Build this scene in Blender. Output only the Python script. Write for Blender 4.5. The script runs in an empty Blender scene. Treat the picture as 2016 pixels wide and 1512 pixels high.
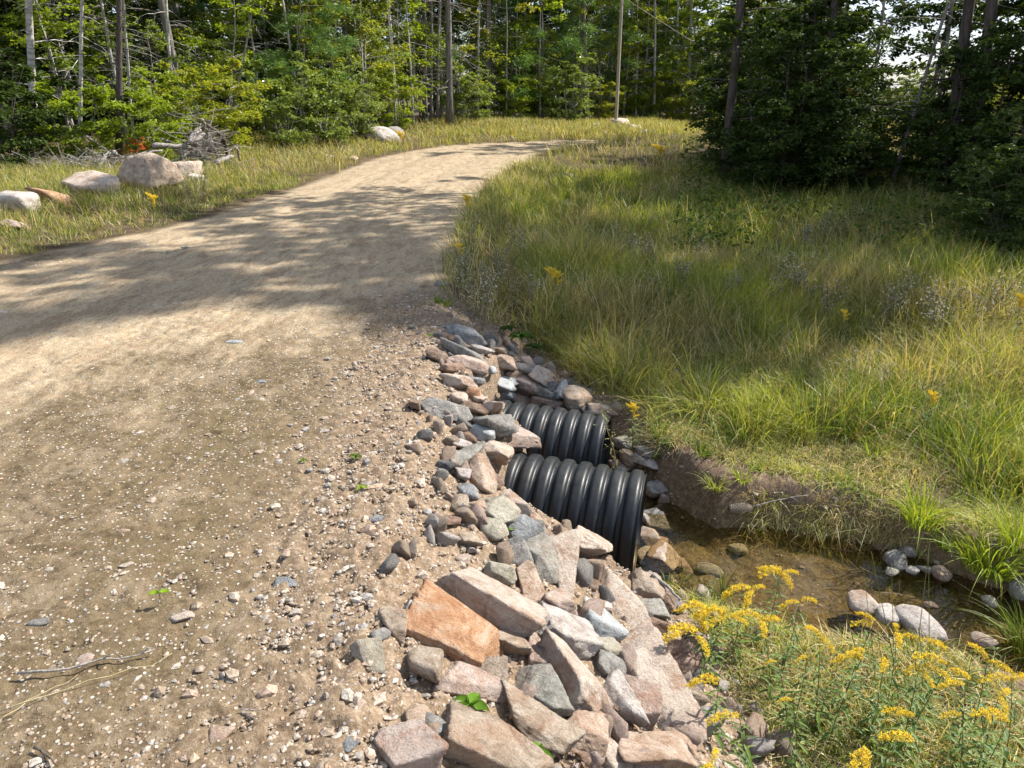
import bpy, math, random
import numpy as np
C = bpy.context.scene.collection
sc = bpy.context.scene
R = math.radians
rs = np.random.RandomState(7)
random.seed(7)

# ---------------------------------------------------------------- camera
PITCH, EYE = R(21.6), 1.6
cam = bpy.data.objects.new('camera', bpy.data.cameras.new('camera')); C.objects.link(cam)
cam.location = (0, 0, EYE); cam.rotation_euler = (R(90) - PITCH, 0, 0)
cam.data.sensor_width = 36; cam.data.lens = 26.0; cam.data.clip_start = .05; cam.data.clip_end = 2000
sc.camera = cam
# ---------------------------------------------------------------- light
SUN_AZ, SUN_EL = R(64), R(44)      # azimuth from +Y towards +X
w = bpy.data.worlds.new('World'); sc.world = w; w.use_nodes = True
nt = w.node_tree; bg = nt.nodes['Background']
sky = nt.nodes.new('ShaderNodeTexSky'); sky.sky_type = 'NISHITA'; sky.sun_disc = False
sky.sun_elevation = SUN_EL; sky.sun_rotation = SUN_AZ
tc = nt.nodes.new('ShaderNodeTexCoord'); mpn = nt.nodes.new('ShaderNodeMapping'); mpn.inputs['Scale'].default_value = (1, 1, 3)
cn = nt.nodes.new('ShaderNodeTexNoise'); cn.inputs['Scale'].default_value = 2.2; cn.inputs['Detail'].default_value = 7
cr = nt.nodes.new('ShaderNodeValToRGB'); cr.color_ramp.elements[0].position = .42; cr.color_ramp.elements[1].position = .62
mx = nt.nodes.new('ShaderNodeMix'); mx.data_type = 'RGBA'; mx.inputs[7].default_value = (8.5, 9.6, 11.5, 1)
nt.links.new(tc.outputs['Generated'], mpn.inputs[0]); nt.links.new(mpn.outputs[0], cn.inputs['Vector'])
nt.links.new(cn.outputs[0], cr.inputs[0]); nt.links.new(cr.outputs[0], mx.inputs[0])
nt.links.new(sky.outputs[0], mx.inputs[6]); nt.links.new(mx.outputs[2], bg.inputs[0])
bg.inputs[1].default_value = .07
sun = bpy.data.objects.new('sun', bpy.data.lights.new('sun', 'SUN')); C.objects.link(sun)
sun.data.energy = 5.0; sun.data.angle = R(.53); sun.data.color = (1, .95, .86)
sun.rotation_euler = (R(90) - SUN_EL, 0, math.pi - SUN_AZ)
sun.location = (10, 3, 12)
sc.view_settings.view_transform = 'Standard'; sc.view_settings.look = 'None'
sc.view_settings.exposure = 1.05; sc.view_settings.gamma = 1
sc.cycles.max_bounces = 6; sc.cycles.diffuse_bounces = 3; sc.cycles.glossy_bounces = 2
sc.cycles.transmission_bounces = 4; sc.cycles.transparent_max_bounces = 6
sc.cycles.use_adaptive_sampling = True; sc.cycles.adaptive_threshold = .02
sc.cycles.caustics_reflective = False; sc.cycles.caustics_refractive = False

# ---------------------------------------------------------------- measuring helpers (photo pixel -> place on the ground)
def raydir(px, py):
    x = (px - 1008) / 1456; y = -(py - 756) / 1456
    return np.array([x, math.cos(PITCH) + y * math.sin(PITCH), -math.sin(PITCH) + y * math.cos(PITCH)])
def at_z(px, py, z):
    d = raydir(px, py); return np.array([0, 0, EYE]) + d * ((z - EYE) / d[2])
def at_y(px, py, Y):
    d = raydir(px, py); return np.array([0, 0, EYE]) + d * (Y / d[1])

# ---------------------------------------------------------------- noise
def _h(ix, iy, iz, s):
    n = (ix * 374761393 + iy * 668265263 + iz * 2147483647 + s * 1274126177) & 0xffffffff
    n = ((n ^ (n >> 13)) * 1274126177) & 0xffffffff
    n = ((n ^ (n >> 16)) * 2246822519) & 0xffffffff
    return ((n ^ (n >> 15)) & 0xffff) / 65535.0
def noise(x, y, z=0., s=0):
    x, y, z = np.broadcast_arrays(np.asarray(x, float), np.asarray(y, float), np.asarray(z, float))
    ix, iy, iz = np.floor(x).astype(np.int64), np.floor(y).astype(np.int64), np.floor(z).astype(np.int64)
    fx, fy, fz = x - ix, y - iy, z - iz
    fx, fy, fz = fx*fx*(3-2*fx), fy*fy*(3-2*fy), fz*fz*(3-2*fz)
    r = 0
    for dx in (0, 1):
        for dy in (0, 1):
            for dz in (0, 1):
                r = r + _h(ix+dx, iy+dy, iz+dz, s) * (fx if dx else 1-fx) * (fy if dy else 1-fy) * (fz if dz else 1-fz)
    return r
def fbm(x, y, z=0., s=0, o=4):
    r = 0; a = .5
    for i in range(o):
        r = r + a * (noise(x*2**i, y*2**i, np.asarray(z)*2**i, s+i) - .5); a *= .55
    return r
def ss(a, b, x):
    t = np.clip((x - a) / (b - a), 0, 1); return t*t*(3-2*t)

# ---------------------------------------------------------------- lay of the land
LY = [-2, 3, 6, 7.4, 8.5, 10.1, 13.7, 16.5, 19.7, 22, 24.2, 25.4, 27.3, 30]; LX = [-9.6, -7.2, -5.75, -5.2, -4.75, -4.2, -3.8, -3.7, -3.5, -3.0, -2.2, -.8, 2.7, 9]
CY = [-2, 1.4, 1.9, 2.5, 3.1, 3.9, 5, 6.1, 8.3, 11.6, 14, 16.7, 20, 22.5, 24.5, 26, 30]; CX = [-.3, -.4, -.46, -.49, -.5, -.6, -.6, -.6, -.66, -.62, -.4, 0., .5, 1.0, 1.7, 2.7, 3.2]
TY = [-2, 1.4, 2.2, 3.2, 3.7, 4.3, 5, 5.5, 5.9, 7, 12, 17, 22, 26, 30]; TX = [1.2, 1.12, .98, .87, .8, .95, .84, .56, .4, .7, .9, 1.5, 2.5, 4.5, 6]
def xl(y): return np.interp(y, LY, LX)
def xc(y): return np.interp(y, CY, CX)
def xt(y): return np.interp(y, TY, TX)
WP = np.array([[.75, 3.65], [1.1, 3.68], [1.5, 3.5], [1.95, 3.38], [2.3, 3.15], [2.75, 2.9], [3.6, 2.6], [6, 2.2]]); WW = np.array([.16, .30, .50, .50, .38, .34, .3, .3])
def chan(x, y):
    best = np.full(np.shape(x), 9.); 
    for i in range(len(WP)-1):
        a, b = WP[i], WP[i+1]; e = b - a
        t = np.clip(((x-a[0])*e[0] + (y-a[1])*e[1]) / (e @ e), 0, 1)
        d = np.hypot(x - a[0] - t*e[0], y - a[1] - t*e[1]) - (WW[i]*(1-t) + WW[i+1]*t)
        best = np.minimum(best, d)
    a, b = np.array([.62, 4.72]), np.array([1.15, 3.95]); e = b - a      # outflow of the second pipe
    t = np.clip(((x-a[0])*e[0] + (y-a[1])*e[1]) / (e @ e), 0, 1)
    return np.minimum(best, np.hypot(x - a[0] - t*e[0], y - a[1] - t*e[1]) - .1)
WATER = -.965
def ground_z(x, y, fine=True):
    x = np.asarray(x, float); y = np.asarray(y, float)
    c, l, t = xc(y), xl(y), xt(y)
    zroad = .03*np.sin((x-l)/np.maximum(c-l, .5)*math.pi) + .02*fbm(x*.9, y*.4, 0, 3)
    if fine:
        u = (x - l)/np.maximum(c-l, .5)
        rut = np.exp(-((u-.28)/.06)**2) + np.exp(-((u-.62)/.06)**2)
        zroad = zroad - .025*rut + .018*fbm(x*5, y*2.2, 0, 11) * (1 + rut)
    zleft = .02 + .16*ss(0, 3, l-x) + .25*ss(4, 12, l-x) + .1*fbm(x*.7, y*.7, 0, 5)
    zf = np.interp(y, [0, 3, 5, 7, 10, 16, 24, 30], [-.82, -.78, -.66, -.52, -.36, -.14, .02, .1]) + .16*fbm(x*.8, y*.8, 0, 9) + .02*np.clip(x-3, 0, 20)*ss(3, 8, y)
    if fine: zf = zf + .05*fbm(x*5, y*5, 0, 21)
    s = np.clip((x - c)/np.maximum(t - c, .2), 0, 1)
    zr = zf * (s**1.05*.85 + .15*ss(0, 1, s))
    z = np.where(x < c, zroad, zr)
    z = z*ss(-.25, .1, x-l) + zleft*(1-ss(-.25, .1, x-l))
    z = np.where(x < l-.3, zleft, z)
    for ex, ey, zc, ln_ in ((.735, 3.66, -.735, .66), (.578, 4.62, -.64, .68)):
        ca, sa = math.cos(R(-15)), math.sin(R(-15)); al = -((x-ex)*ca + (y-ey)*sa); ac = np.abs(-(x-ex)*sa + (y-ey)*ca)
        k = (1-ss(ln_, ln_+.14, al))*ss(-.5, -.1, al)*(1-ss(.36, .60, ac)); z = np.minimum(z, z*(1-k) + (zc-.22)*k)
    d = chan(x, y) + .10*fbm(x*2.6, y*2.6, 0, 33)
    bed = -1.055 + .09*fbm(x*4, y*4, 0, 31)
    k = ss(-.06, .22, d)
    return np.where((d < .3) & (x > c), np.minimum(z, bed*(1-k) + z*k), z)
def hit(px, py, off=0.):
    d = raydir(px, py); t = np.geomspace(.8, 200, 3000)
    P = np.array([0, 0, EYE]) + d[None]*t[:, None]
    g = ground_z(P[:, 0], P[:, 1], False) + off
    i = np.argmax(P[:, 2] < g)
    if not (P[:, 2] < g).any(): return at_z(px, py, 0)
    a = (P[i-1, 2]-g[i-1]); b = (g[i]-P[i, 2]); f = a/(a+b+1e-9)
    return P[i-1]*(1-f) + P[i]*f

# ---------------------------------------------------------------- mesh helpers
def mesh(name, V, F, mat=None, smooth=True, col=None, attrs=None):
    V = np.ascontiguousarray(V, np.float32)
    if not isinstance(F, (list, tuple)): F = [F]
    F = [np.asarray(f, np.int32) for f in F if len(f)]
    me = bpy.data.meshes.new(name)
    me.vertices.add(len(V)); me.vertices.foreach_set('co', V.ravel())
    nl = sum(f.size for f in F); npoly = sum(len(f) for f in F)
    me.loops.add(nl); me.loops.foreach_set('vertex_index', np.concatenate([f.ravel() for f in F]))
    tot = np.concatenate([np.full(len(f), f.shape[1], np.int32) for f in F])
    me.polygons.add(npoly); me.polygons.foreach_set('loop_start', np.concatenate([[0], np.cumsum(tot)[:-1]]).astype(np.int32))
    me.polygons.foreach_set('loop_total', tot)
    me.polygons.foreach_set('use_smooth', np.full(npoly, bool(smooth)))
    me.update(calc_edges=True)
    if col is not None:
        a = me.color_attributes.new('col', 'FLOAT_COLOR', 'POINT')
        c = np.ones((len(V), 4), np.float32); c[:, :3] = col; a.data.foreach_set('color', c.ravel())
    for k, v in (attrs or {}).items():
        a = me.attributes.new(k, 'FLOAT', 'POINT'); a.data.foreach_set('value', np.asarray(v, np.float32))
    for m in (mat if isinstance(mat, (list, tuple)) else [mat]):
        if m: me.materials.append(m)
    return me
def link(name, me, parent=None, loc=None, rot=None, scale=None):
    o = bpy.data.objects.new(name, me); C.objects.link(o)
    if parent: o.parent = parent
    if loc is not None: o.location = [float(v) for v in loc]
    if rot is not None: o.rotation_euler = rot
    if scale is not None: o.scale = (scale,)*3 if np.isscalar(scale) else scale
    return o
def thing(o, label, cat, group=None):
    o['label'] = label; o['category'] = cat
    if group: o['group'] = group
    return o
def kind(o, k, label=None):
    o['kind'] = k
    if label: o['label'] = label
    return o
class MB:
    def __init__(s): s.v = []; s.f = {}; s.c = []; s.n = 0
    def add(s, V, F, col=None):
        V = np.asarray(V, float)
        for f in (F if isinstance(F, list) else [F]):
            f = np.asarray(f); s.f.setdefault(f.shape[1], []).append(f + s.n)
        s.v.append(V); s.n += len(V)
        s.c.append(np.broadcast_to(np.asarray((1, 1, 1) if col is None else col, float), (len(V), 3)))
    def tube(s, pts, rad, sides=6, col=None, cap=True):
        pts = np.asarray(pts, float); n = len(pts); rad = np.broadcast_to(rad, (n,))
        d = np.gradient(pts, axis=0); d /= np.linalg.norm(d, axis=1)[:, None] + 1e-9
        ref = np.array([0, 0, 1.]) if abs(d[0][2]) < .9 else np.array([1., 0, 0])
        u = np.cross(d, ref); u /= np.linalg.norm(u, axis=1)[:, None] + 1e-9; v = np.cross(d, u)
        a = np.arange(sides)*2*math.pi/sides
        V = pts[:, None] + rad[:, None, None]*(np.cos(a)[None, :, None]*u[:, None] + np.sin(a)[None, :, None]*v[:, None])
        i = np.arange(n-1)[:, None]*sides; j = np.arange(sides)[None]; k = (j+1) % sides
        F = np.stack([i+j, i+k, i+sides+k, i+sides+j], -1).reshape(-1, 4)
        V = V.reshape(-1, 3)
        if cap:
            V = np.vstack([V, pts[0], pts[-1]]); b = n*sides; e = (n-1)*sides; j = np.arange(sides); k = (j+1) % sides
            s.add(V, [F, np.stack([np.full(sides, b), k, j], 1), np.stack([np.full(sides, b+1), e+j, e+k], 1)], col)
        else: s.add(V, F, col)
    def build(s, name, mat, smooth=True):
        return mesh(name, np.vstack(s.v), [np.vstack(f) for f in s.f.values()], mat, smooth, np.vstack(s.c))

# ---------------------------------------------------------------- materials
def newmat(name):
    m = bpy.data.materials.new(name); m.use_nodes = True; n = m.node_tree; n.nodes.clear()
    out = n.nodes.new('ShaderNodeOutputMaterial'); return m, n, out
def N(n, t, **k):
    x = n.nodes.new('ShaderNode'+t)
    for a, b in k.items():
        if a.startswith('_'): x.inputs[a[1:].replace('_', ' ')].default_value = b
        else: setattr(x, a, b)
    return x
def ramp(n, src, stops):
    r = n.nodes.new('ShaderNodeValToRGB'); e = r.color_ramp.elements
    while len(e) < len(stops): e.new(.5)
    for q, (p, c) in zip(e, stops): q.position = p; q.color = (*c, 1) if len(c) == 3 else c
    n.links.new(src, r.inputs[0]); return r.outputs[0]
def mixc(n, f, a, b, mode='MIX'):
    m = n.nodes.new('ShaderNodeMix'); m.data_type = 'RGBA'; m.blend_type = mode
    for s, v in ((0, f), (6, a), (7, b)):
        if isinstance(v, (int, float)): m.inputs[s].default_value = v
        elif isinstance(v, tuple): m.inputs[s].default_value = (*v, 1)
        else: n.links.new(v, m.inputs[s])
    return m.outputs[2]
def noi(n, vec, scale, detail=5, rough=.6, dist=0):
    x = N(n, 'TexNoise', _Scale=scale, _Detail=detail, _Roughness=rough, _Distortion=dist)
    if vec is not None: n.links.new(vec, x.inputs['Vector'])
    return x.outputs[0]
def bump(n, h, strength, dist, prev=None):
    b = N(n, 'Bump', _Strength=strength, _Distance=dist); n.links.new(h, b.inputs['Height'])
    if prev is not None: n.links.new(prev, b.inputs['Normal'])
    return b.outputs[0]

def leaf_mat(name, cols, trans=.45, gloss=.12, rough=.45):
    cols = [tuple(min(.6, v*1.65) for v in q) for q in cols]
    m, n, out = newmat(name)
    g = N(n, 'NewGeometry'); oi = N(n, 'ObjectInfo')
    ad = N(n, 'Math', operation='MULTIPLY_ADD'); n.links.new(g.outputs['Random Per Island'], ad.inputs[0]); ad.inputs[1].default_value = .7
    mo = N(n, 'Math', operation='MULTIPLY'); n.links.new(oi.outputs['Random'], mo.inputs[0]); mo.inputs[1].default_value = .3
    n.links.new(mo.outputs[0], ad.inputs[2])
    c = ramp(n, ad.outputs[0], [(i/(len(cols)-1), q) for i, q in enumerate(cols)])
    finish_leaf(n, out, c, trans, gloss, rough); return m
def finish_leaf(n, out, c, trans, gloss, rough):
    d = N(n, 'BsdfDiffuse'); t = N(n, 'BsdfTranslucent'); s = N(n, 'BsdfGlossy', _Roughness=rough)
    n.links.new(c, d.inputs[0])
    tcn = mixc(n, 1., c, (1.25, 1.15, .45), 'MULTIPLY'); n.links.new(tcn, t.inputs[0])
    m1 = N(n, 'MixShader', _Fac=trans); n.links.new(d.outputs[0], m1.inputs[1]); n.links.new(t.outputs[0], m1.inputs[2])
    m2 = N(n, 'MixShader'); fr = N(n, 'Fresnel', _IOR=1.4); 
    mm = N(n, 'Math', operation='MULTIPLY_ADD'); n.links.new(fr.outputs[0], mm.inputs[0]); mm.inputs[1].default_value = gloss*2; mm.inputs[2].default_value = gloss*.3
    n.links.new(mm.outputs[0], m2.inputs[0]); n.links.new(m1.outputs[0], m2.inputs[1]); n.links.new(s.outputs[0], m2.inputs[2])
    n.links.new(m2.outputs[0], out.inputs[0])
def col_leaf_mat(name, trans=.4, gloss=.08, rough=.5):
    m, n, out = newmat(name); a = N(n, 'Attribute', attribute_name='col')
    finish_leaf(n, out, a.outputs['Color'], trans, gloss, rough); return m
M_GRASS = col_leaf_mat('grass_blade', .42, .02, .5)
M_PLANT = col_leaf_mat('plant_green', .35, .02, .7)
M_FLOWER = col_leaf_mat('flower', .3, .02, .6)
M_LEAF = [leaf_mat('maple_leaf', [(.075, .115, .012), (.12, .17, .016), (.18, .235, .02), (.14, .195, .016), (.24, .27, .03)], .58, .04),
          leaf_mat('birch_leaf', [(.07, .105, .022), (.11, .155, .03), (.16, .20, .04), (.12, .165, .03)], .45, .07, .45),
          leaf_mat('yellow_leaf', [(.10, .14, .015), (.16, .195, .02), (.22, .22, .02), (.15, .19, .018), (.28, .21, .03)], .5, .04),
          leaf_mat('shade_toned_leaf', [(.016, .028, .007), (.024, .041, .009), (.035, .056, .011), (.026, .043, .009)], .35, .03),  # grove shade put into the leaf colour: darker and less translucent
          leaf_mat('pine_needle', [(.05, .10, .03), (.08, .14, .04), (.11, .18, .05)], .35, .03),
          leaf_mat('orange_leaf', [(.35, .07, .02), (.45, .13, .03), (.25, .10, .03)], .5, .05)]
def bark_mat(name, c1, c2, c3, sc_=(14, 14, 2.5), bs=.6, lich=.0):
    m, n, out = newmat(name); t = N(n, 'TexCoord'); mp = N(n, 'Mapping'); mp.inputs['Scale'].default_value = sc_
    n.links.new(t.outputs['Object'], mp.inputs[0]); b = N(n, 'BsdfPrincipled', _Roughness=.9)
    f = noi(n, mp.outputs[0], 1.6, 6, .65); c = ramp(n, f, [(.3, c1), (.5, c2), (.72, c3)])
    f2 = noi(n, t.outputs['Object'], 1.2, 3); c = mixc(n, f2, c, mixc(n, 1., c, (.55, .52, .5), 'MULTIPLY'))
    n.links.new(c, b.inputs['Base Color']); n.links.new(bump(n, f, bs, .02), b.inputs['Normal']); n.links.new(b.outputs[0], out.inputs[0]); return m
M_BARK = bark_mat('grey_bark', (.09, .08, .07), (.20, .18, .16), (.34, .315, .285))
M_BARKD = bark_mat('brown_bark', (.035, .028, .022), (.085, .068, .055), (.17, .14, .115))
M_BIRCH = bark_mat('birch_bark', (.10, .09, .08), (.55, .52, .48), (.72, .69, .64), (2, 2, 9), .3)
M_SAP = bark_mat('sapling_bark', (.22, .205, .185), (.40, .38, .35), (.52, .50, .46), (10, 10, 3), .3)
M_DEAD = bark_mat('weathered_wood', (.14, .12, .105), (.33, .30, .27), (.52, .49, .45), (30, 30, 5), .5)
M_POLE = bark_mat('pole_wood', (.30, .25, .19), (.48, .41, .33), (.58, .51, .43), (20, 20, .6), .3)

def rock_mat(name, ca, cb, cc, spk=.5, dark=(.05, .045, .045), rust=0., bs=.55):
    m, n, out = newmat(name); t = N(n, 'TexCoord'); oi = N(n, 'ObjectInfo')
    vm = N(n, 'VectorMath', operation='MULTIPLY_ADD'); vm.inputs[1].default_value = (1, 1, 1)
    sc1 = N(n, 'VectorMath', operation='SCALE'); sc1.inputs['Scale'].default_value = 7.
    n.links.new(oi.outputs['Location'], sc1.inputs[0]); n.links.new(t.outputs['Object'], vm.inputs[0]); n.links.new(sc1.outputs[0], vm.inputs[2]); v = vm.outputs[0]
    b = N(n, 'BsdfPrincipled', _Roughness=.82); b.inputs['Specular IOR Level'].default_value = .25
    f = noi(n, v, 11, 10, .78, .8); c = ramp(n, f, [(.38, tuple(q*.85 for q in ca)), (.5, cb), (.62, cc)])
    g = noi(n, v, 110, 3, .8); g2 = noi(n, v, 55, 4, .75)
    if spk:
        k = ramp(n, g, [(.33, (1, 1, 1)), (.43, (0, 0, 0))]); mk = N(n, 'Math', operation='MULTIPLY'); n.links.new(k, mk.inputs[0]); mk.inputs[1].default_value = spk
        c = mixc(n, mk.outputs[0], c, dark)
        k = ramp(n, g2, [(.56, (0, 0, 0)), (.68, (1, 1, 1))]); mk = N(n, 'Math', operation='MULTIPLY'); n.links.new(k, mk.inputs[0]); mk.inputs[1].default_value = spk*.8
        c = mixc(n, mk.outputs[0], c, (.70, .64, .60))
    if rust:
        k = ramp(n, noi(n, v, 5.5, 6, .7, 1.), [(.5, (0, 0, 0)), (.62, (1, 1, 1))]); mk = N(n, 'Math', operation='MULTIPLY'); n.links.new(k, mk.inputs[0]); mk.inputs[1].default_value = rust
        c = mixc(n, mk.outputs[0], c, (.36, .16, .07))
    dust = ramp(n, noi(n, v, 14, 6, .8), [(.55, (0, 0, 0)), (.8, (.5, .5, .5))]); c = mixc(n, dust, c, (.42, .34, .26))
    n.links.new(c, b.inputs['Base Color'])
    nb = bump(n, noi(n, v, 20, 9, .75), bs+.45, .045); nb = bump(n, g2, .8, .008, nb); nb = bump(n, g, .5, .003, nb)
    n.links.new(nb, b.inputs['Normal']); n.links.new(b.outputs[0], out.inputs[0]); return m
RM = dict(
    pink=rock_mat('pink_granite', (.38, .27, .22), (.52, .40, .335), (.62, .52, .46), .5, rust=.45),
    cream=rock_mat('cream_granite', (.42, .32, .25), (.56, .46, .38), (.66, .58, .50), .45, rust=.45),
    white=rock_mat('white_granite', (.40, .33, .29), (.54, .48, .44), (.64, .60, .56), .55, rust=.1),
    orange=rock_mat('rusty_granite', (.42, .20, .10), (.55, .31, .17), (.60, .46, .34), .25, (.26, .14, .08), rust=.5),
    peach=rock_mat('peach_granite', (.38, .25, .17), (.50, .37, .28), (.60, .50, .41), .4, rust=.4),
    tan=rock_mat('tan_gneiss', (.28, .21, .15), (.43, .34, .26), (.54, .45, .36), .4, rust=.35),
    brown=rock_mat('brown_stone', (.13, .085, .06), (.22, .15, .11), (.34, .25, .19), .4, rust=.25),
    red=rock_mat('red_brown_stone', (.23, .14, .10), (.35, .23, .17), (.43, .32, .25), .4),
    grey=rock_mat('grey_gneiss', (.17, .16, .15), (.28, .265, .245), (.40, .38, .355), .5),
    blue=rock_mat('blue_grey_stone', (.18, .185, .19), (.29, .295, .30), (.44, .44, .44), .5, (.09, .1, .11)),
    pale=rock_mat('pale_blue_stone', (.34, .355, .36), (.46, .475, .48), (.57, .585, .59), .4, (.2, .22, .24)),
    green=rock_mat('green_grey_stone', (.22, .21, .18), (.33, .315, .275), (.46, .44, .39), .4, rust=.15),
    yellow=rock_mat('yellow_green_stone', (.33, .30, .23), (.44, .405, .32), (.54, .50, .42), .35, rust=.15),
    dark=rock_mat('dark_stone', (.07, .07, .07), (.12, .12, .12), (.20, .20, .19), .3),
)
def _ico(n):
    import bmesh
    bm = bmesh.new(); bmesh.ops.create_icosphere(bm, subdivisions=n, radius=1)
    V = np.array([v.co[:] for v in bm.verts]); F = np.array([[v.index for v in f.verts] for f in bm.faces]); bm.free()
    return V/np.linalg.norm(V, axis=1)[:, None], F
ICO = {k: _ico(k) for k in (1, 2, 3, 4, 5)}
def rock_geo(rng, a, b, c, sub=3, facets=6, p=70, rough=.05, boxy=.5):
    D, F = ICO[sub]
    nn = rng.normal(size=(facets, 3)); nn /= np.linalg.norm(nn, axis=1)[:, None]
    ax = np.array([[1, 0, 0], [-1, 0, 0], [0, 1, 0], [0, -1, 0], [0, 0, 1], [0, 0, -1]], float) + rng.normal(size=(6, 3))*.33
    ax /= np.linalg.norm(ax, axis=1)[:, None]
    n_ = np.vstack([nn, ax]); h = np.concatenate([rng.uniform(.62, .95, facets), rng.uniform(.6, .85, 6)])
    q = np.maximum(D @ n_.T, 0)/h[None]
    r = (q**p).sum(1)**(-1./p)
    V = D*r[:, None]
    V = V/((V.max(0)-V.min(0))/2)[None]; V -= (V.max(0)+V.min(0))/2
    o = rng.uniform(0, 50, 3)
    S = np.array([a, b, c]); 
    dis = fbm(V[:, 0]*1.8+o[0], V[:, 1]*1.8+o[1], V[:, 2]*1.8+o[2], 1, 5)
    dis2 = np.abs(fbm(V[:, 0]*3.5+o[0], V[:, 1]*3.5+o[1], V[:, 2]*3.5+o[2], 8, 4))
    dis3 = fbm(V[:, 0]*9+o[0], V[:, 1]*9+o[1], V[:, 2]*9+o[2], 15, 4) if sub > 3 else 0
    V = V*(1 + rough*2.2*dis - rough*2.2*dis2 + rough*.7*dis3)[:, None]
    return V*S[None], F

# ---------------------------------------------------------------- ground sheet
def axis(segs):
    out = [segs[0][0]]
    for a, b, s0, s1 in segs:
        x = a
        while x < b - 1e-9:
            f = (x-a)/(b-a); x += s0*(1-f)+s1*f; out.append(min(x, b))
    return np.unique(np.round(np.array(out), 5))
gx = axis([(-160, -30, 20, 3), (-30, -7, 1.2, .12), (-7, -2.5, .08, .03), (-2.5, 3.2, .018, .018), (3.2, 8, .03, .1), (8, 30, .15, 1.2), (30, 160, 3, 20)])
gy = axis([(-60, -3, 10, 1), (-3, 1.1, .4, .05), (1.1, 5.5, .016, .02), (5.5, 12, .022, .08), (12, 40, .09, .8), (40, 300, 2, 30)])
X, Y = np.meshgrid(gx, gy, indexing='xy')
Z = ground_z(X, Y)
ncol, nrow = len(gx), len(gy)
Vg = np.stack([X, Y, Z], -1).reshape(-1, 3)
x, y = Vg[:, 0], Vg[:, 1]
c_, l_, t_ = xc(y), xl(y), xt(y)
edge = .35*fbm(x*2.2, y*2.2, 0, 41)
on_road = ss(-.08, .18, x - l_ + edge*.6) * (1 - ss(-.1, .25, x - c_ + edge*.8))
rip = ((x > c_-.15 + edge*.5) & (x < t_+.25) & (y < 6.3)).astype(float)
shoulder = ss(-.75, .05, x - c_ + edge) * (x < t_+.3) * (1-ss(5.6, 6.6, y))
u_ = (x - l_)/np.maximum(c_-l_, .5)
# pale compacted wheel tracks against darker, greener gravel at the near edge
sand = ss(-.25, .35, fbm(x*.55+3, y*.28, 0, 51, 3)*1.3 + .5*fbm(x*2.5, y*1.2, 0, 55, 4) + .9*fbm(x*9, y*5, 0, 57, 3) + .38 - 1.15*ss(.52, .86, u_)*(1-ss(3.2, 6.5, y)) - .5*ss(.9, 1, u_) + .25*ss(7, 12, y))
mud = ss(.2, -.02, chan(x, y)) * (x > c_+.6)
bare = ss(.75, .2, chan(x, y)+edge*.6)*(x > c_+.8)
# coarse grain of the loose edge as real relief
near = (y < 9) & (x > -7) & (x < 5)
Vg[near, 2] += ((fbm(x*28, y*28, 0, 61, 3))*(.026*on_road + .055*shoulder + .03*bare) + .010*on_road*np.abs(fbm(x*11, y*11, 0, 64, 4)) + .03*on_road*sand*np.maximum(fbm(x*5, y*3, 0, 66, 5)-.04, 0))[near]
wheel = np.exp(-((u_-.3)/.09)**2) + np.exp(-((u_-.66)/.07)**2)
Vg[near, 2] += (on_road*wheel*.010*np.abs(np.sin((y*1.0 + x*.6)*26 + 6*fbm(x*3, y*3, 0, 71)))*ss(-.05, .12, fbm(x*1.3, y*.8, 0, 73)))[near]
idx = (np.arange(nrow-1)[:, None]*ncol + np.arange(ncol-1)[None])
Fg = np.stack([idx, idx+1, idx+ncol+1, idx+ncol], -1).reshape(-1, 4)
fr = (on_road[Fg].mean(1) > .5) | ((shoulder[Fg].mean(1) > .4) & (x[Fg].mean(1) < c_[Fg].mean(1)+.1))
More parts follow.
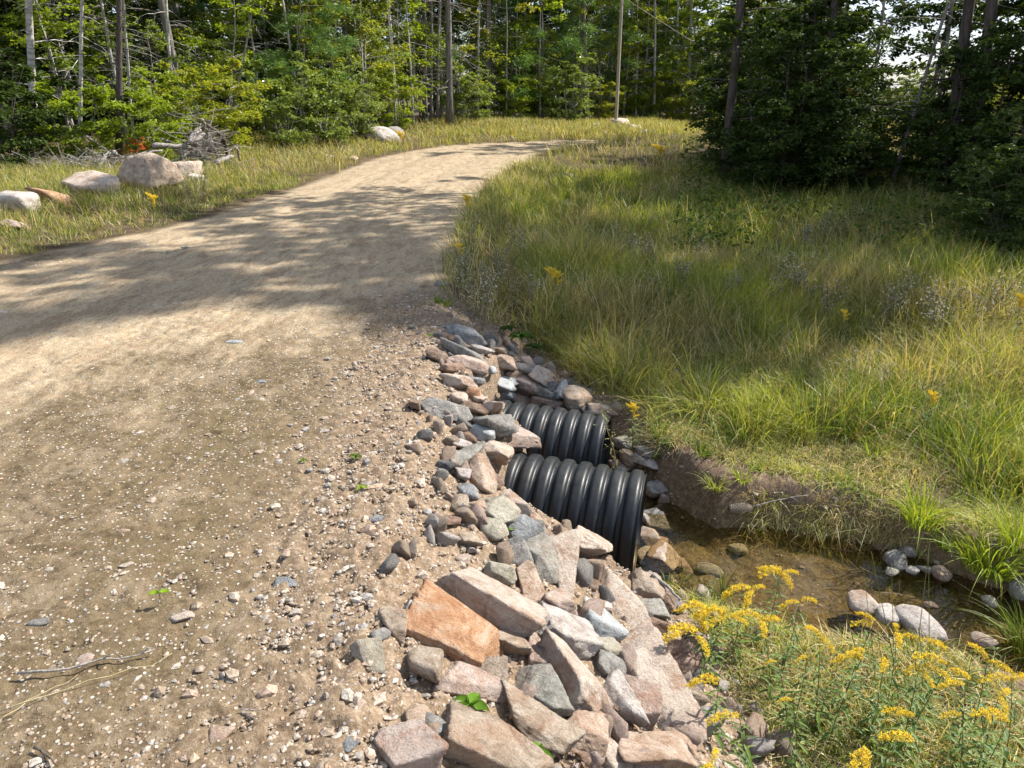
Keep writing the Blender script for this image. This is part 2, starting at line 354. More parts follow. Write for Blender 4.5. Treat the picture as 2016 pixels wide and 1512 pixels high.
def ground_mat():
    m, n, out = newmat('earth'); t = N(n, 'TexCoord'); v = t.outputs['Object']
    A = lambda k: N(n, 'Attribute', attribute_name=k).outputs['Fac']
    b = N(n, 'BsdfPrincipled', _Roughness=.92); b.inputs['Specular IOR Level'].default_value = .15
    grit = noi(n, v, 85, 3, .85); grit2 = noi(n, v, 34, 5, .75); big = noi(n, v, 1.1, 5, .6); mid = noi(n, v, 5, 6, .7)
    sandc = ramp(n, grit2, [(.3, (.25, .19, .12)), (.5, (.37, .295, .195)), (.7, (.50, .42, .30))])
    dirt = ramp(n, grit2, [(.3, (.08, .056, .032)), (.5, (.14, .102, .06)), (.72, (.24, .185, .12))])
    moss = ramp(n, mid, [(.40, (.125, .095, .045)), (.6, (.15, .108, .062))])
    dirt = mixc(n, ramp(n, big, [(.42, (0, 0, 0)), (.6, (.7, .7, .7))]), dirt, moss)
    sandc = mixc(n, ramp(n, mid, [(.45, (0, 0, 0)), (.7, (.6, .6, .6))]), sandc, (.34, .22, .13))
    mp2 = N(n, 'Mapping'); mp2.inputs['Scale'].default_value = (3.2, .9, 1); mp2.inputs['Rotation'].default_value = (0, 0, -.45); n.links.new(v, mp2.inputs[0])
    stk = noi(n, mp2.outputs[0], 2.2, 8, .72, .8)
    sandc = mixc(n, ramp(n, stk, [(.46, (0, 0, 0)), (.60, (.7, .7, .7))]), sandc, (.20, .14, .085))
    sandc = mixc(n, ramp(n, noi(n, mp2.outputs[0], 7, 8, .8), [(.54, (0, 0, 0)), (.66, (.7, .7, .7))]), sandc, (.15, .10, .062))
    dirt = mixc(n, ramp(n, noi(n, v, 3.1, 8, .75, .5), [(.50, (0, 0, 0)), (.64, (.8, .8, .8))]), dirt, (.26, .20, .135))
    dirt = mixc(n, ramp(n, noi(n, v, 13, 7, .8, .3), [(.52, (0, 0, 0)), (.62, (.8, .8, .8))]), dirt, (.065, .045, .025))
    road = mixc(n, A('sand'), dirt, sandc)
    # small stones in the surface
    vo = N(n, 'TexVoronoi', _Scale=55.); n.links.new(v, vo.inputs['Vector'])
    wn = N(n, 'TexWhiteNoise'); n.links.new(vo.outputs['Position'], wn.inputs[0])
    pc = ramp(n, wn.outputs['Value'], [(0, (.50, .43, .36)), (.3, (.36, .25, .17)), (.5, (.56, .50, .43)), (.75, (.25, .25, .24)), (1, (.44, .28, .18))])
    pm = ramp(n, vo.outputs['Distance'], [(.22, (1, 1, 1)), (.34, (0, 0, 0))])
    pick = ramp(n, wn.outputs['Color'], [(.45, (0, 0, 0)), (.5, (1, 1, 1))])
    pmm = N(n, 'Math', operation='MULTIPLY'); n.links.new(pm, pmm.inputs[0]); n.links.new(pick, pmm.inputs[1])
    road = mixc(n, pmm.outputs[0], road, pc)
    sh = ramp(n, grit2, [(.3, (.11, .075, .045)), (.5, (.21, .15, .10)), (.7, (.38, .295, .215))]); sh = mixc(n, pmm.outputs[0], sh, pc)
    soil = ramp(n, mid, [(.35, (.05, .034, .02)), (.55, (.10, .072, .042)), (.7, (.17, .13, .08))])
    brown = ramp(n, grit2, [(.3, (.08, .052, .035)), (.55, (.17, .115, .08)), (.75, (.28, .21, .15))])
    bed = ramp(n, grit2, [(.3, (.06, .045, .022)), (.5, (.13, .10, .05)), (.75, (.24, .20, .12))])
    c = mixc(n, A('road'), soil, road); c = mixc(n, A('shoulder'), c, sh); c = mixc(n, A('bare'), c, brown); c = mixc(n, A('mud'), c, bed)
    n.links.new(c, b.inputs['Base Color'])
    nb = bump(n, grit2, .6, .02); nb = bump(n, grit, .5, .006, nb); nb = bump(n, pmm.outputs[0], .6, .008, nb)
    n.links.new(nb, b.inputs['Normal']); n.links.new(b.outputs[0], out.inputs[0]); return m
M_EARTH = ground_mat()
def sub(F_):
    u, inv = np.unique(F_.ravel(), return_inverse=True)
    return u, inv.reshape(F_.shape)
at = dict(road=on_road, sand=sand, shoulder=shoulder, bare=bare, mud=mud)
for nm, sel, lb in (('ground', ~fr, 'rough earth of the verges, meadow and stream bank'), ('dirt_road', fr, 'sunlit dirt and gravel road with wheel tracks')):
    u, F_ = sub(Fg[sel]); kind(link(nm, mesh(nm, Vg[u], F_, M_EARTH, True, attrs={k: v[u] for k, v in at.items()})), 'structure', lb)

# ---------------------------------------------------------------- water
m, n, out = newmat('stream_water'); t = N(n, 'TexCoord')
gl = N(n, 'BsdfPrincipled', _Roughness=.02, _IOR=1.33); gl.inputs['Base Color'].default_value = (.80, .62, .34, 1); gl.inputs['Transmission Weight'].default_value = 1
n.links.new(bump(n, noi(n, t.outputs['Object'], 9, 3), .10, .02), gl.inputs['Normal'])
tr = N(n, 'BsdfTransparent'); tr.inputs[0].default_value = (.88, .80, .62, 1); lp = N(n, 'BsdfGlossy', _Roughness=.02); fz = N(n, 'Fresnel', _IOR=1.33)
n.links.new(gl.inputs['Normal'].links[0].from_socket, lp.inputs['Normal']); n.links.new(gl.inputs['Normal'].links[0].from_socket, fz.inputs['Normal'])
ms = N(n, 'MixShader'); n.links.new(fz.outputs[0], ms.inputs[0]); n.links.new(tr.outputs[0], ms.inputs[1]); n.links.new(lp.outputs[0], ms.inputs[2]); n.links.new(ms.outputs[0], out.inputs[0])
wx, wy = np.meshgrid(np.linspace(.3, 7, 120), np.linspace(1.5, 5.2, 70)); wd = chan(wx, wy)
i_ = np.arange(69)[:, None]*120 + np.arange(119)[None]; Fw = np.stack([i_, i_+1, i_+121, i_+120], -1).reshape(-1, 4)
Fw = Fw[(wd.ravel()[Fw].min(1) < .3)]; u, Fw = sub(Fw)
kind(link('water', mesh('water', np.stack([wx, wy, np.full_like(wx, WATER)], -1).reshape(-1, 3)[u], Fw, m)), 'structure', 'shallow brown stream pool below the pipes')

# ---------------------------------------------------------------- culvert pipes
m, n, out = newmat('black_plastic'); b = N(n, 'BsdfPrincipled', _Roughness=.36); b.inputs['Specular IOR Level'].default_value = .32; t = N(n, 'TexCoord')
cp = ramp(n, noi(n, t.outputs['Object'], 6, 6, .7), [(.35, (.006, .008, .011)), (.6, (.011, .014, .018)), (.75, (.035, .033, .03))])
gn = N(n, 'NewGeometry'); sx = N(n, 'SeparateXYZ'); n.links.new(gn.outputs['Normal'], sx.inputs[0]); so = N(n, 'SeparateXYZ'); n.links.new(t.outputs['Object'], so.inputs[0])
du = N(n, 'Math', operation='MULTIPLY'); n.links.new(ramp(n, sx.outputs['Z'], [(.45, (0, 0, 0)), (1., (.16, .16, .16))]), du.inputs[0]); n.links.new(ramp(n, noi(n, t.outputs['Object'], 11, 8, .75), [(.42, (0, 0, 0)), (.68, (1, 1, 1))]), du.inputs[1])
cp = mixc(n, du.outputs[0], cp, (.20, .165, .12))
lowm = N(n, 'MapRange'); lowm.inputs[1].default_value = -.15; lowm.inputs[2].default_value = -.33; n.links.new(so.outputs['Z'], lowm.inputs[0])
md = N(n, 'Math', operation='MULTIPLY'); n.links.new(lowm.outputs[0], md.inputs[0]); n.links.new(ramp(n, noi(n, t.outputs['Object'], 9, 6, .7), [(.3, (.2,)*3), (.6, (.8,)*3)]), md.inputs[1])
cp = mixc(n, md.outputs[0], cp, (.10, .075, .05)); n.links.new(cp, b.inputs['Base Color'])
n.links.new(ramp(n, noi(n, t.outputs['Object'], 25, 4, .7), [(.3, (.34,)*3), (.7, (.52,)*3)]), b.inputs['Roughness'])
n.links.new(bump(n, noi(n, t.outputs['Object'], 40, 4), .12, .004), b.inputs['Normal']); n.links.new(b.outputs[0], out.inputs[0]); M_PIPE = m
def pipe(end, yaw, tilt, label):
    L, Rr, pitch, dep, S = 2.0, .325, .101, .028, 96
    u = np.arange(0, L, pitch/14); f = (u/pitch) % 1
    q = np.clip((f-.10)/.80, 0, 1); r = Rr - dep*np.abs(2*q-1)**4.2 + .004*np.exp(-((np.minimum(f, 1-f))/.045)**2)
    r[0] = Rr - dep*.5
    prof = [(-a, b) for a, b in zip(u, r)]
    inner = [(-a, Rr - dep - .014 + .010*math.cos(a/pitch*2*math.pi)) for a in u]
    ring = prof[::-1] + [(.002, Rr-dep*.5-.004), (.002, Rr-dep-.004)] + inner
    a = np.arange(S)*2*math.pi/S
    V = np.array([[(p, q_*math.cos(t), q_*math.sin(t)) for t in a] for p, q_ in ring]).reshape(-1, 3)
    k = len(ring); i = np.arange(k-1)[:, None]*S; j = np.arange(S)[None]; jj = (j+1) % S
    F = np.stack([i+j, i+jj, i+S+jj, i+S+j], -1).reshape(-1, 4)
    o = link('culvert_pipe', mesh('culvert_pipe', V, F, M_PIPE), loc=end, rot=(0, tilt, yaw))
    return thing(o, label, 'culvert pipe', 'corrugated drainage pipes under the road')
P1 = np.array([.735, 3.66, -.735]); pipe(P1, R(-15), R(2), 'black corrugated plastic pipe nearer the camera, its mouth over the pool')
P2 = at_y(1190, 906, 4.62); pipe(P2, R(-15), R(2), 'black corrugated plastic pipe farther back, a dry weed standing before its mouth')

# ---------------------------------------------------------------- stones measured from the photograph
# px, py, width px, height px, angle (clockwise in the picture), colour, label, [flags]
ST = '''920 661 70 32 25 blue|slate blue angular slab, farthest stone of the riprap beside the grass
880 664 26 15 10 brown|small brown stone left against the farthest blue slab
905 672 28 18 20 grey|small grey stone below the farthest blue slab
913 693 90 28 27 grey|long grey slab with rounded end, below the farthest blue slab
947 690 40 17 20 white|small pale stone touching the right end of the farthest blue slab
978 690 32 18 0 tan|tan stone under the dark leafy plant at the far grass edge
861 701 44 26 10 brown|purplish brown block at the road edge, far end of the riprap
914 712 78 26 24 pink|long pale pink slab lying just below the long grey slab
895 726 56 26 8 red|red brown slab with a dark hollow underneath, near the road edge
988 714 58 34 16 peach|orange tan wedge right of the pale pink slab
963 727 38 20 0 pale|bluish triangular stone tucked left of the orange tan wedge
1034 725 36 20 10 grey|grey oval stone with layered bands, right of the orange tan wedge
1070 741 46 32 15 cream|pale three-cornered stone against the meadow grass
945 737 42 16 5 tan|low tan stone below the red brown slab
905 754 54 34 22 cream|sunlit cream boulder half sunk in gravel by the road edge
936 753 38 25 15 blue|dark blue grey stone right of the sunlit cream boulder
990 756 50 42 30 pale|large pale grey stone in the middle of the far riprap
1036 753 56 34 28 pink|rounded pink stone right of the large pale grey one
1012 735 42 20 10 tan|tan flat stone above the rounded pink stone
1034 771 46 32 15 pink|tan pink boulder two stones above the rear pipe
1074 772 56 26 34 grey|long grey tan stone sloping down towards the rear pipe
931 773 28 22 15 orange|small bright orange stone near the road edge
943 784 28 20 10 cream|small peach stone touching the bright orange one
902 785 28 26 0 cream|round cream stone below the sunlit cream boulder
998 779 44 20 8 pale|white blue oval stone left above the rear pipe
1028 789 42 25 25 cream|pale stone resting at the rear pipe's left crown
1062 786 46 28 22 pink|pinkish grey stone leaning on top of the rear pipe
934 807 46 28 15 brown|shadowed brown stone above the big grey purple block
972 801 42 28 -25 cream|cream stone bridging towards the rear pipe's buried end
882 808 88 40 15 grey|broad grey slab at the road edge left of the rear pipe
849 803 24 20 0 white|small white stone on the broad grey slab
818 797 26 28 20 brown|brown block standing alone at the road shoulder
962 836 84 50 -8 grey|big grey purple block left of the rear pipe
1018 862 78 60 42 pink|large pinkish tan slab leaning against the rear pipe
1050 882 38 30 35 cream|cream corner stone poking out over the rear pipe's valleys
952 853 48 36 5 pale|rounded pale grey stone below the big grey purple block
912 856 32 24 10 brown|dull brown stone left of the rounded pale grey one
905 873 42 26 10 white|white speckled stone above the long green slab
918 896 84 36 -28 green|long green grey slab tilted up to the right
981 893 60 52 35 cream|blocky pale pink stone between the two pipes' buried ends
882 920 30 26 0 dark|dark grey stone under the left end of the long green slab
911 936 28 30 0 white|pink and white speckled stone below the long green slab
948 938 66 46 42 peach|orange brown triangular stone with a straight left edge
976 948 38 24 75 brown|narrow tan brown stone behind the orange brown triangle
1025 938 94 62 -52 green|big flat green grey slab at the front pipe's buried end
921 969 40 28 80 blue|smooth blue grey egg-shaped stone below the orange triangle
972 1000 84 56 42 yellow|large greenish cream boulder left of the front pipe
1016 991 46 40 60 cream|cream and pink stone touching the front pipe's left side
947 1001 40 34 15 peach|orange pink stone left against the greenish cream boulder
1052 1024 42 28 65 peach|peach coloured stone squeezed beside the front pipe's lower left
1025 1042 60 50 50 blue|rounded blue grey boulder with white flecks below the front pipe
905 990 34 28 70 tan|tan stone on the gravel left of the blue egg-shaped stone
882 1027 50 22 -5 red|flat reddish brown stone half buried in gravel
968 1040 56 34 45 yellow|green cream wedge left of the rounded blue grey boulder
925 1064 40 28 5 tan|olive tan stone bedded flat in the gravel
928 1082 15 14 0 white|tiny bright white stone on the gravel slope
913 1102 24 22 40 pink|small pale pink round stone beside the tiny white one
984 1120 56 40 20 yellow|yellow green flat stone in the gravel slope
1013 1086 50 42 65 grey|grey tan wedge below the rounded blue grey boulder
1070 1102 84 62 45 green|streaky green grey boulder below the front pipe
1045 1148 102 42 82 peach|upright orange pink spear-shaped stone
1128 1125 132 66 66 cream|big curved cream boulder below the front pipe's middle
1158 1073 102 62 24 cream|blocky cream boulder covering the front pipe's lower edge
1099 1188 90 50 14 pink|pinkish speckled boulder at the foot of the big curved one
1215 1180 150 62 58 cream|long cream slab running down from the front pipe's mouth
1168 1150 34 20 20 brown|dark stone deep in the gap beside the long cream slab
1113 1240 122 78 30 white|large white pink granite boulder, centre of the near riprap
1186 1230 84 60 34 pale|smooth ice blue boulder right of the white pink one
1275 1153 58 48 60 tan|tan brown boulder at the grass below the front pipe's mouth
1305 1180 80 34 50 brown|brown pointed stone with a grey stick lying on it
1287 1200 60 36 10 green|flat green grey stone under the brown pointed one
1283 1228 44 28 10 brown|brown stone partly hidden by the goldenrod blooms
1306 1103 56 46 30 cream|cream orange stone sitting in the pool at the pipe mouth
1268 1092 36 24 75 white|small pale stone directly under the front pipe's mouth
1279 1062 48 30 70 tan|beige upright stone against the front pipe's rim
1293 1032 50 42 50 grey|grey tan boulder right of the front pipe's rim
1302 1068 30 20 10 peach|small rusty stone between the rim boulder and the pool
1340 1115 40 22 10 peach|orange stone half under water in the pool
955 1178 190 76 30 cream|very large pale slab bedded in the slope above the orange one
893 1240 172 100 34 orange|large bright orange flat slab, the most colourful rock
838 1306 72 54 -62 tan|beige egg-shaped stone leaning on the orange slab's lower left
930 1350 130 64 26 pink|dusty pink brown slab below the orange one
962 1325 76 56 50 tan|tan stone directly under the orange slab's right tip
1053 1366 118 72 52 green|green grey boulder right of the small seedling leaves
1052 1428 156 62 32 tan|long beige block with a shaded left face, bottom of the riprap
1144 1342 122 96 18 cream|sharp edged orange cream boulder with a fern-like shadow
1191 1276 48 32 10 yellow|yellowish white stone under the ice blue boulder
1224 1385 102 52 74 white|black and white speckled upright stone
1202 1312 62 44 20 grey|grey stone with leaf shadows, above the speckled upright one
1285 1350 226 96 62 cream|biggest slab, long and cream pink, running beside the goldenrod
1266 1384 84 60 80 pink|pink face stone set against the biggest slab
1165 1450 122 72 4 peach|orange pink squared block near the bottom edge
1364 1418 84 70 40 green|angular grey green stone below the goldenrod with leaf shadows
1340 1312 88 80 30 red|pink brown boulder half under the left goldenrod blooms
1345 1365 66 38 10 tan|tan stone between the pink brown boulder and the green angular one
1290 1490 180 64 10 peach|broad pink orange slab cut by the bottom edge
1195 1492 90 50 20 cream|cream stone at the bottom edge left of the broad pink orange slab
990 1478 210 90 30 tan|broad dusty beige slab at the bottom edge
805 1472 92 86 70 pink|rough pink stone bedded in gravel at the bottom edge
863 1435 46 42 0 grey|round grey stone beside the rough pink one
825 1412 48 32 10 peach|tan orange stone above the round grey one
736 1288 60 46 50 yellow|cream green stone bedded in the slope left of the orange slab
808 1206 32 30 40 white|bright white stone left above the orange slab
747 1250 34 24 -30 grey|purple grey pebble above the cream green stone
787 1228 62 42 55 tan|tan stone sunk in gravel left of the orange slab
1056 1285 72 36 75 pink|narrow tan pink stone left of the leaf litter gap
1003 1275 76 44 0 tan|gravel dusted olive tan stone under the very large pale slab
1232 872 36 26 30 white|pale stone right of the rear pipe's mouth
1238 897 50 28 30 tan|tan stone below the rear pipe's mouth
1276 912 50 28 36 white|pale striped stone at the meadow edge behind the front pipe
1272 890 36 22 15 grey|grey stone at the meadow edge near the rear pipe
1227 920 46 28 30 pink|pale pink stone peeping over the front pipe's crown
1293 963 36 30 40 grey|grey stone with grass shadows behind the front pipe's rim
1130 781 52 38 -20 tan|tan rounded boulder on top of the rear pipe
1146 799 40 24 20 grey|grey stone resting on the rear pipe's crown
1133 757 46 22 28 green|grey green stone at the meadow edge above the rear pipe
1102 769 34 34 30 blue|blue grey stone wedged above the rear pipe
1080 762 26 24 0 dark|dark grey small stone behind the blue grey wedged one
1127 807 36 16 10 white|low white stone touching the rear pipe's crown
1178 806 46 24 15 cream|cream stone on the rear pipe near its mouth
1205 813 24 18 20 tan|small tan stone right above the rear pipe's mouth
1095 796 44 24 18 pink|pinkish stone lying along the rear pipe's crown'''.split('\n')
SW = '''1452 1083 40 24 8 yellow|ochre stone under the water in the middle of the pool
1396 1122 56 24 10 green|flat greenish stone under water beside the small sedge
1766 1106 46 38 65 grey|largest grey stone of the far pebble cluster in the stream
1790 1086 32 28 10 grey|pale grey stone behind the largest one of the far stream cluster
1757 1126 26 20 10 yellow|small buff stone at the near left of the stream cluster
1797 1123 22 20 20 white|small white stone in the middle of the stream cluster
1822 1121 38 20 12 grey|flat grey stone between the cluster and the sedge
1854 1130 36 34 60 tan|squarish golden tan stone under the big bright sedge
1728 1078 38 22 10 brown|dark wet stone under the overhanging bank
1701 1190 56 46 10 cream|cream stone with a rusty base standing in the stream
1745 1211 56 40 50 white|angular bright white stone between two stream boulders
1808 1232 84 62 55 white|large white grey boulder in the stream behind the blooms
1938 1262 48 26 15 tan|flat tan stone on the mud right of the stream
2006 1165 50 34 60 grey|grey stone cut by the right edge under the sedge
1949 1185 26 22 0 white|small white stone on the mud beside the right sedge
1830 1190 30 16 5 brown|brown flat stone on the wet mud behind the large white boulder
562 1148 48 22 -5 blue|blue grey flat stone embedded in the near road
687 1464 36 30 -60 blue|blue speckled pebble at the bottom of the road shoulder
742 1020 26 20 10 blue|dark blue pebble at the gravel shoulder left of the riprap
722 1045 30 18 10 brown|brown pebble below the dark blue one on the shoulder
638 848 18 12 0 white|white pebble lying below the road's small dark shadow
515 752 22 9 -5 blue|flat bluish stone in the middle of the road
460 674 34 8 0 pale|flat bluish stone farther up the road in the sand
243 1045 26 12 0 cream|cream pebble on the left half of the near road
170 1298 38 22 0 pink|speckled pink pebble beside the fallen twig
75 1226 44 14 -10 grey|flat grey stone near the left edge of the road
360 1215 46 26 -20 cream|rough pale stone right of the road seedling
430 1447 44 42 10 cream|crumbly pale stone near the bottom of the road
365 488 20 9 0 grey|lone grey pebble at the shaded left road side
872 560 30 16 10 grey|grey stone at the right road edge in tree shade
1052 472 30 14 0 red|small reddish stone in the right verge grass'''.split('\n')
BD = '''30 402 84 56 5 white|bluish white rounded boulder at the left edge of the verge
92 392 80 42 10 orange|flat orange pink boulder right of the bluish white one
178 371 100 58 6 cream|blocky cream boulder left of the big triangular one
288 352 128 84 6 tan|big triangular tan boulder, largest on the left verge
366 342 46 50 10 cream|cream boulder right of the big triangular one
384 355 30 26 10 white|small white stone at the foot of the cream boulder
22 444 56 24 8 pink|low pinkish white stone below the bluish white boulder
740 267 74 34 4 white|white rounded boulder at the forest edge left of the grey trunk
776 263 22 26 10 grey|small grey stone touching the white rounded boulder
620 276 54 20 10 white|low white boulder in front of the bushes
652 309 18 8 0 white|small white stone on the grassy verge beyond the boulders
690 313 26 10 0 pink|small pinkish stones patch beside the far road bend
1225 246 38 24 8 cream|cream boulder right behind the utility pole base
1247 253 26 14 0 white|small white boulder right of the utility pole
1180 249 40 12 0 cream|low pale boulder left of the utility pole
1112 348 44 14 0 grey|flat pale stone in the verge grass right of the road bend
1262 262 14 12 0 white|tiny white stone at the far right verge'''.split('\n')
def put_stone(rng, line, name, cat, group, sub_, sink=.3, thick=.78, ang_pow=30, water=False):
    spec, label = line.split('|'); px, py, w_, h_, ang, colr = spec.split(); px, py, w_, h_, ang = map(float, (px, py, w_, h_, ang))
    P = hit(px, py + h_*.10); dist = (P[1])*math.cos(PITCH) - (P[2]-EYE)*math.sin(PITCH)
    if name == 'riprap_stone': w_ *= 1.20; h_ *= 1.25
    a = R(ang); L = .5*w_*dist/1456; 
    q1 = hit(px - .5*w_*math.cos(a), py - .5*w_*math.sin(a)); q2 = hit(px + .5*w_*math.cos(a), py + .5*w_*math.sin(a))
    d = q2 - q1
    elong = min(1.12, max(1., np.linalg.norm(d)/(2*L)))*L         # foreshortened long axes
    yaw = math.atan2(d[1], d[0]); pitch = -math.atan2(d[2], math.hypot(d[0], d[1]))
    vert = abs(math.sin(a))
    W = .5*h_*dist/1456
    if name == 'boulder': L *= 1.12; W *= 1.15
    if 'slab' in label and w_ > 120: thick *= .62
    view = math.atan2(EYE-P[2], P[1])
    wy_ = W*(1.12 + .25*(1-vert)); wz = max(W*thick, L*(.2 if thick < .6 else .28))
    if h_ < .45*w_ and vert < .5: wz = W*.9
    e = .012
    gz = lambda u, v: float(ground_z(np.array([u]), np.array([v]), False)[0])
    rd = any(k in label for k in ('round', 'egg', 'oval', 'smooth', 'pebble')) or name in ('stream_stone',)
    V, F = rock_geo(rng, elong*1.04, wy_, wz, sub_, rough=.05 if rd else .075, p=12 if rd else 80, facets=14 if rd else 5)
    if 'triangular tan' in label: V = V*np.stack([1.18-.62*(V[:, 2]/wz*.5+.5), 1.1-.5*(V[:, 2]/wz*.5+.5), 1.15+0*V[:, 0]], 1)
    c = P.copy(); c[2] = gz(P[0], P[1]) + wz*(1-2*sink)
    # slide back along the view ray so that the stone stands where it is seen
    c2 = hit(px, py, wz*(1-2*sink)); c = c2
    if name == 'stream_stone' and not ('under water' in label or 'under the water' in label or 'wet stone' in label): c = at_z(px, py, max(WATER, float(c2[2])-wz*.1) + wz*.18)
    o = link(name, mesh(name, V, F, RM[colr]), loc=c, rot=(rng.uniform(-.15, .15), pitch*.9, yaw))
    return thing(o, label, cat, group)
rng = np.random.RandomState(11)
for q, ln in enumerate(ST):
    hpx = float(ln.split()[3]); put_stone(rng, ln, 'riprap_stone', 'stone', 'riprap stones around the pipes', 5 if hpx > 55 else 4 if hpx > 26 else 3, sink=.22)
for ln in SW:
    hpx = float(ln.split()[3]); py_ = float(ln.split()[1]); px_ = float(ln.split()[0])
    st = px_ > 1300
    put_stone(rng, ln, 'stream_stone' if st else 'road_stone', 'stone', 'stones lying in the stream' if st else 'stones embedded in the road', 3, sink=.36 if st else .42, ang_pow=12 if st else 16, thick=.8 if st else .5)
for ln in BD:
    hpx = float(ln.split()[3]); put_stone(rng, ln, 'boulder', 'boulder', 'boulders along the verges', 4, sink=.28, ang_pow=15, thick=.9)
# small unnamed stones packed between the big ones
sm = []
for k in range(6):
    V, F = rock_geo(rng, 1, .75, .6, 3, p=70, facets=5); sm.append([mesh('small_stone', V, F, RM[c]) for c in ('pink', 'cream', 'grey', 'tan', 'white', 'peach')])
k = 0
while k < 280:
    y_ = rng.uniform(1.5, 5.9)**1.0; c_0 = float(xc(y_)); t_0 = float(xt(y_)); x_ = rng.uniform(c_0+.02, t_0+.1)
    if abs(chan(np.array([x_]), np.array([y_]))[0]) < .0: continue
    z_ = float(ground_z(np.array([x_]), np.array([y_]), False)[0]); s_ = rng.uniform(.018, .066)*(.75+.5*min(1, max(0, (x_-c_0)/.6)))
    o = link('small_stone', random.choice(random.choice(sm)), loc=(x_, y_, z_+s_*.3), rot=tuple(rng.uniform(-3, 3, 3)), scale=s_)
    thing(o, 'small loose angular stone wedged between the bigger riprap stones', 'stone', 'small stones between the riprap'); k += 1

# ---------------------------------------------------------------- gravel (nobody could count it)
def scatter_stones(name, pts, size, label, seed, cols, flat=.6, sub_=1):
    r_ = np.random.RandomState(seed); D, F = ICO[sub_]; n_ = len(pts); k_ = len(D)
    V = np.repeat(D[None], n_, 0)
    if True:
        nrm = r_.normal(size=(n_, 5, 3)); nrm /= np.linalg.norm(nrm, axis=2)[:, :, None]
        dots = np.clip(np.einsum('kd,nfd->nkf', D, nrm), 0, 1); rad = 1/np.maximum(1, (dots/.72)**1).max(2); V = V*rad[:, :, None]
    V = V*(1 + .12*r_.normal(size=(n_, k_, 1)))
    V = V*np.stack([r_.uniform(.8, 1.35, n_), r_.uniform(.65, 1., n_), r_.uniform(.45, .85, n_)*flat*1.3], -1)[:, None]
    a = r_.uniform(0, 6.28, n_); ca, sa = np.cos(a)[:, None], np.sin(a)[:, None]
    x_, y_ = V[:, :, 0]*ca - V[:, :, 1]*sa, V[:, :, 0]*sa + V[:, :, 1]*ca
    V = np.stack([x_, y_, V[:, :, 2]], -1)*size[:, None, None] + pts[:, None]
    F = (F[None] + (np.arange(n_)*k_)[:, None, None]).reshape(-1, 3)
    c = np.array(cols)[r_.randint(0, len(cols), n_)]*r_.uniform(.58, 1.0, (n_, 1))
    return kind(link(name, mesh(name, V.reshape(-1, 3), F, M_GRAV, False, np.repeat(c, k_, 0))), 'stuff', label)
m, n, out = newmat('gravel'); b = N(n, 'BsdfPrincipled', _Roughness=.85); a = N(n, 'Attribute', attribute_name='col'); t = N(n, 'TexCoord')
cc = mixc(n, ramp(n, noi(n, t.outputs['Object'], 160, 3, .8), [(.4, (0, 0, 0)), (.65, (.6, .6, .6))]), a.outputs['Color'], (.48, .42, .36))
cc = mixc(n, ramp(n, noi(n, t.outputs['Object'], 45, 4, .8), [(.45, (0, 0, 0)), (.6, (.75, .75, .75))]), cc, (.17, .125, .08)); n.links.new(cc, b.inputs['Base Color']); n.links.new(bump(n, noi(n, t.outputs['Object'], 120, 3), .5, .004), b.inputs['Normal']); n.links.new(b.outputs[0], out.inputs[0]); M_GRAV = m
GC = [(.42, .35, .27), (.50, .45, .39), (.36, .25, .18), (.36, .28, .20), (.28, .20, .135), (.25, .23, .21), (.40, .27, .17), (.56, .51, .45), (.24, .25, .26), (.32, .22, .16), (.43, .34, .26)]
r2 = np.random.RandomState(5)
def cand(n_, x0, x1, y0, y1, pw=1.):
    yy = y0 + (y1-y0)*r2.uniform(0, 1, n_)**pw; return r2.uniform(x0, x1, n_), yy
xx, yy = cand(110000, -5.5, 1.2, 1.1, 8.5, 1.7)
u1 = (xx - xl(yy))/np.maximum(xc(yy)-xl(yy), .5)
sd = ss(-.25, .35, fbm(xx*.55+3, yy*.28, 0, 51, 3)*1.3 + .38 - 1.15*ss(.52, .86, u1)*(1-ss(3.2, 6.5, yy)) - .5*ss(.9, 1, u1))
keep = (xx > xl(yy)+.1) & (xx < xc(yy)+.35) & (r2.uniform(0, 1, len(xx)) < (.72 - .40*sd)*(.15+1.5*ss(.3, .8, noise(xx*2.6, yy*2.6, 0, 81)*.6+noise(xx*9, yy*9, 0, 82)*.4)))
xx, yy = xx[keep], yy[keep]; s = np.clip(np.exp(r2.normal(math.log(.0031), .68, len(xx))), .0016, .026)*(1+.05*yy)
scatter_stones('gravel', np.stack([xx, yy, ground_z(xx, yy)-s*.12], -1), s, 'fine loose gravel scattered over the road', 1, GC)
xx, yy = cand(60000, -1.6, 1.5, 1.1, 6.4, 1.3); dd = xx - xc(yy)
pr = ss(-.75, -.05, dd)*(xx < xt(yy)+.15)*(.5+.9*noise(xx*3, yy*3, 0, 83))*(1-.6*ss(5.5, 6.4, yy))*.62
keep = r2.uniform(0, 1, len(xx)) < pr
xx, yy = xx[keep], yy[keep]; s = np.clip(np.exp(r2.normal(math.log(.0056), .6, len(xx))), .0025, .028)
scatter_stones('gravel', np.stack([xx, yy, ground_z(xx, yy)+s*.15], -1), s, 'coarse pinkish gravel on the road shoulder and between the riprap', 2, GC + [(.46, .30, .22), (.56, .46, .38), (.5, .36, .26)], .8)
xx, yy = cand(9000, .6, 5, 1.2, 5); dd = chan(xx, yy); keep = (dd < .3) & (xx > xt(yy)-.1) & (r2.uniform(0, 1, len(xx)) < np.where(dd < 0, .22, .5))
xx, yy = xx[keep], yy[keep]; s = np.clip(np.exp(r2.normal(math.log(.007), .6, len(xx))), .003, .03)
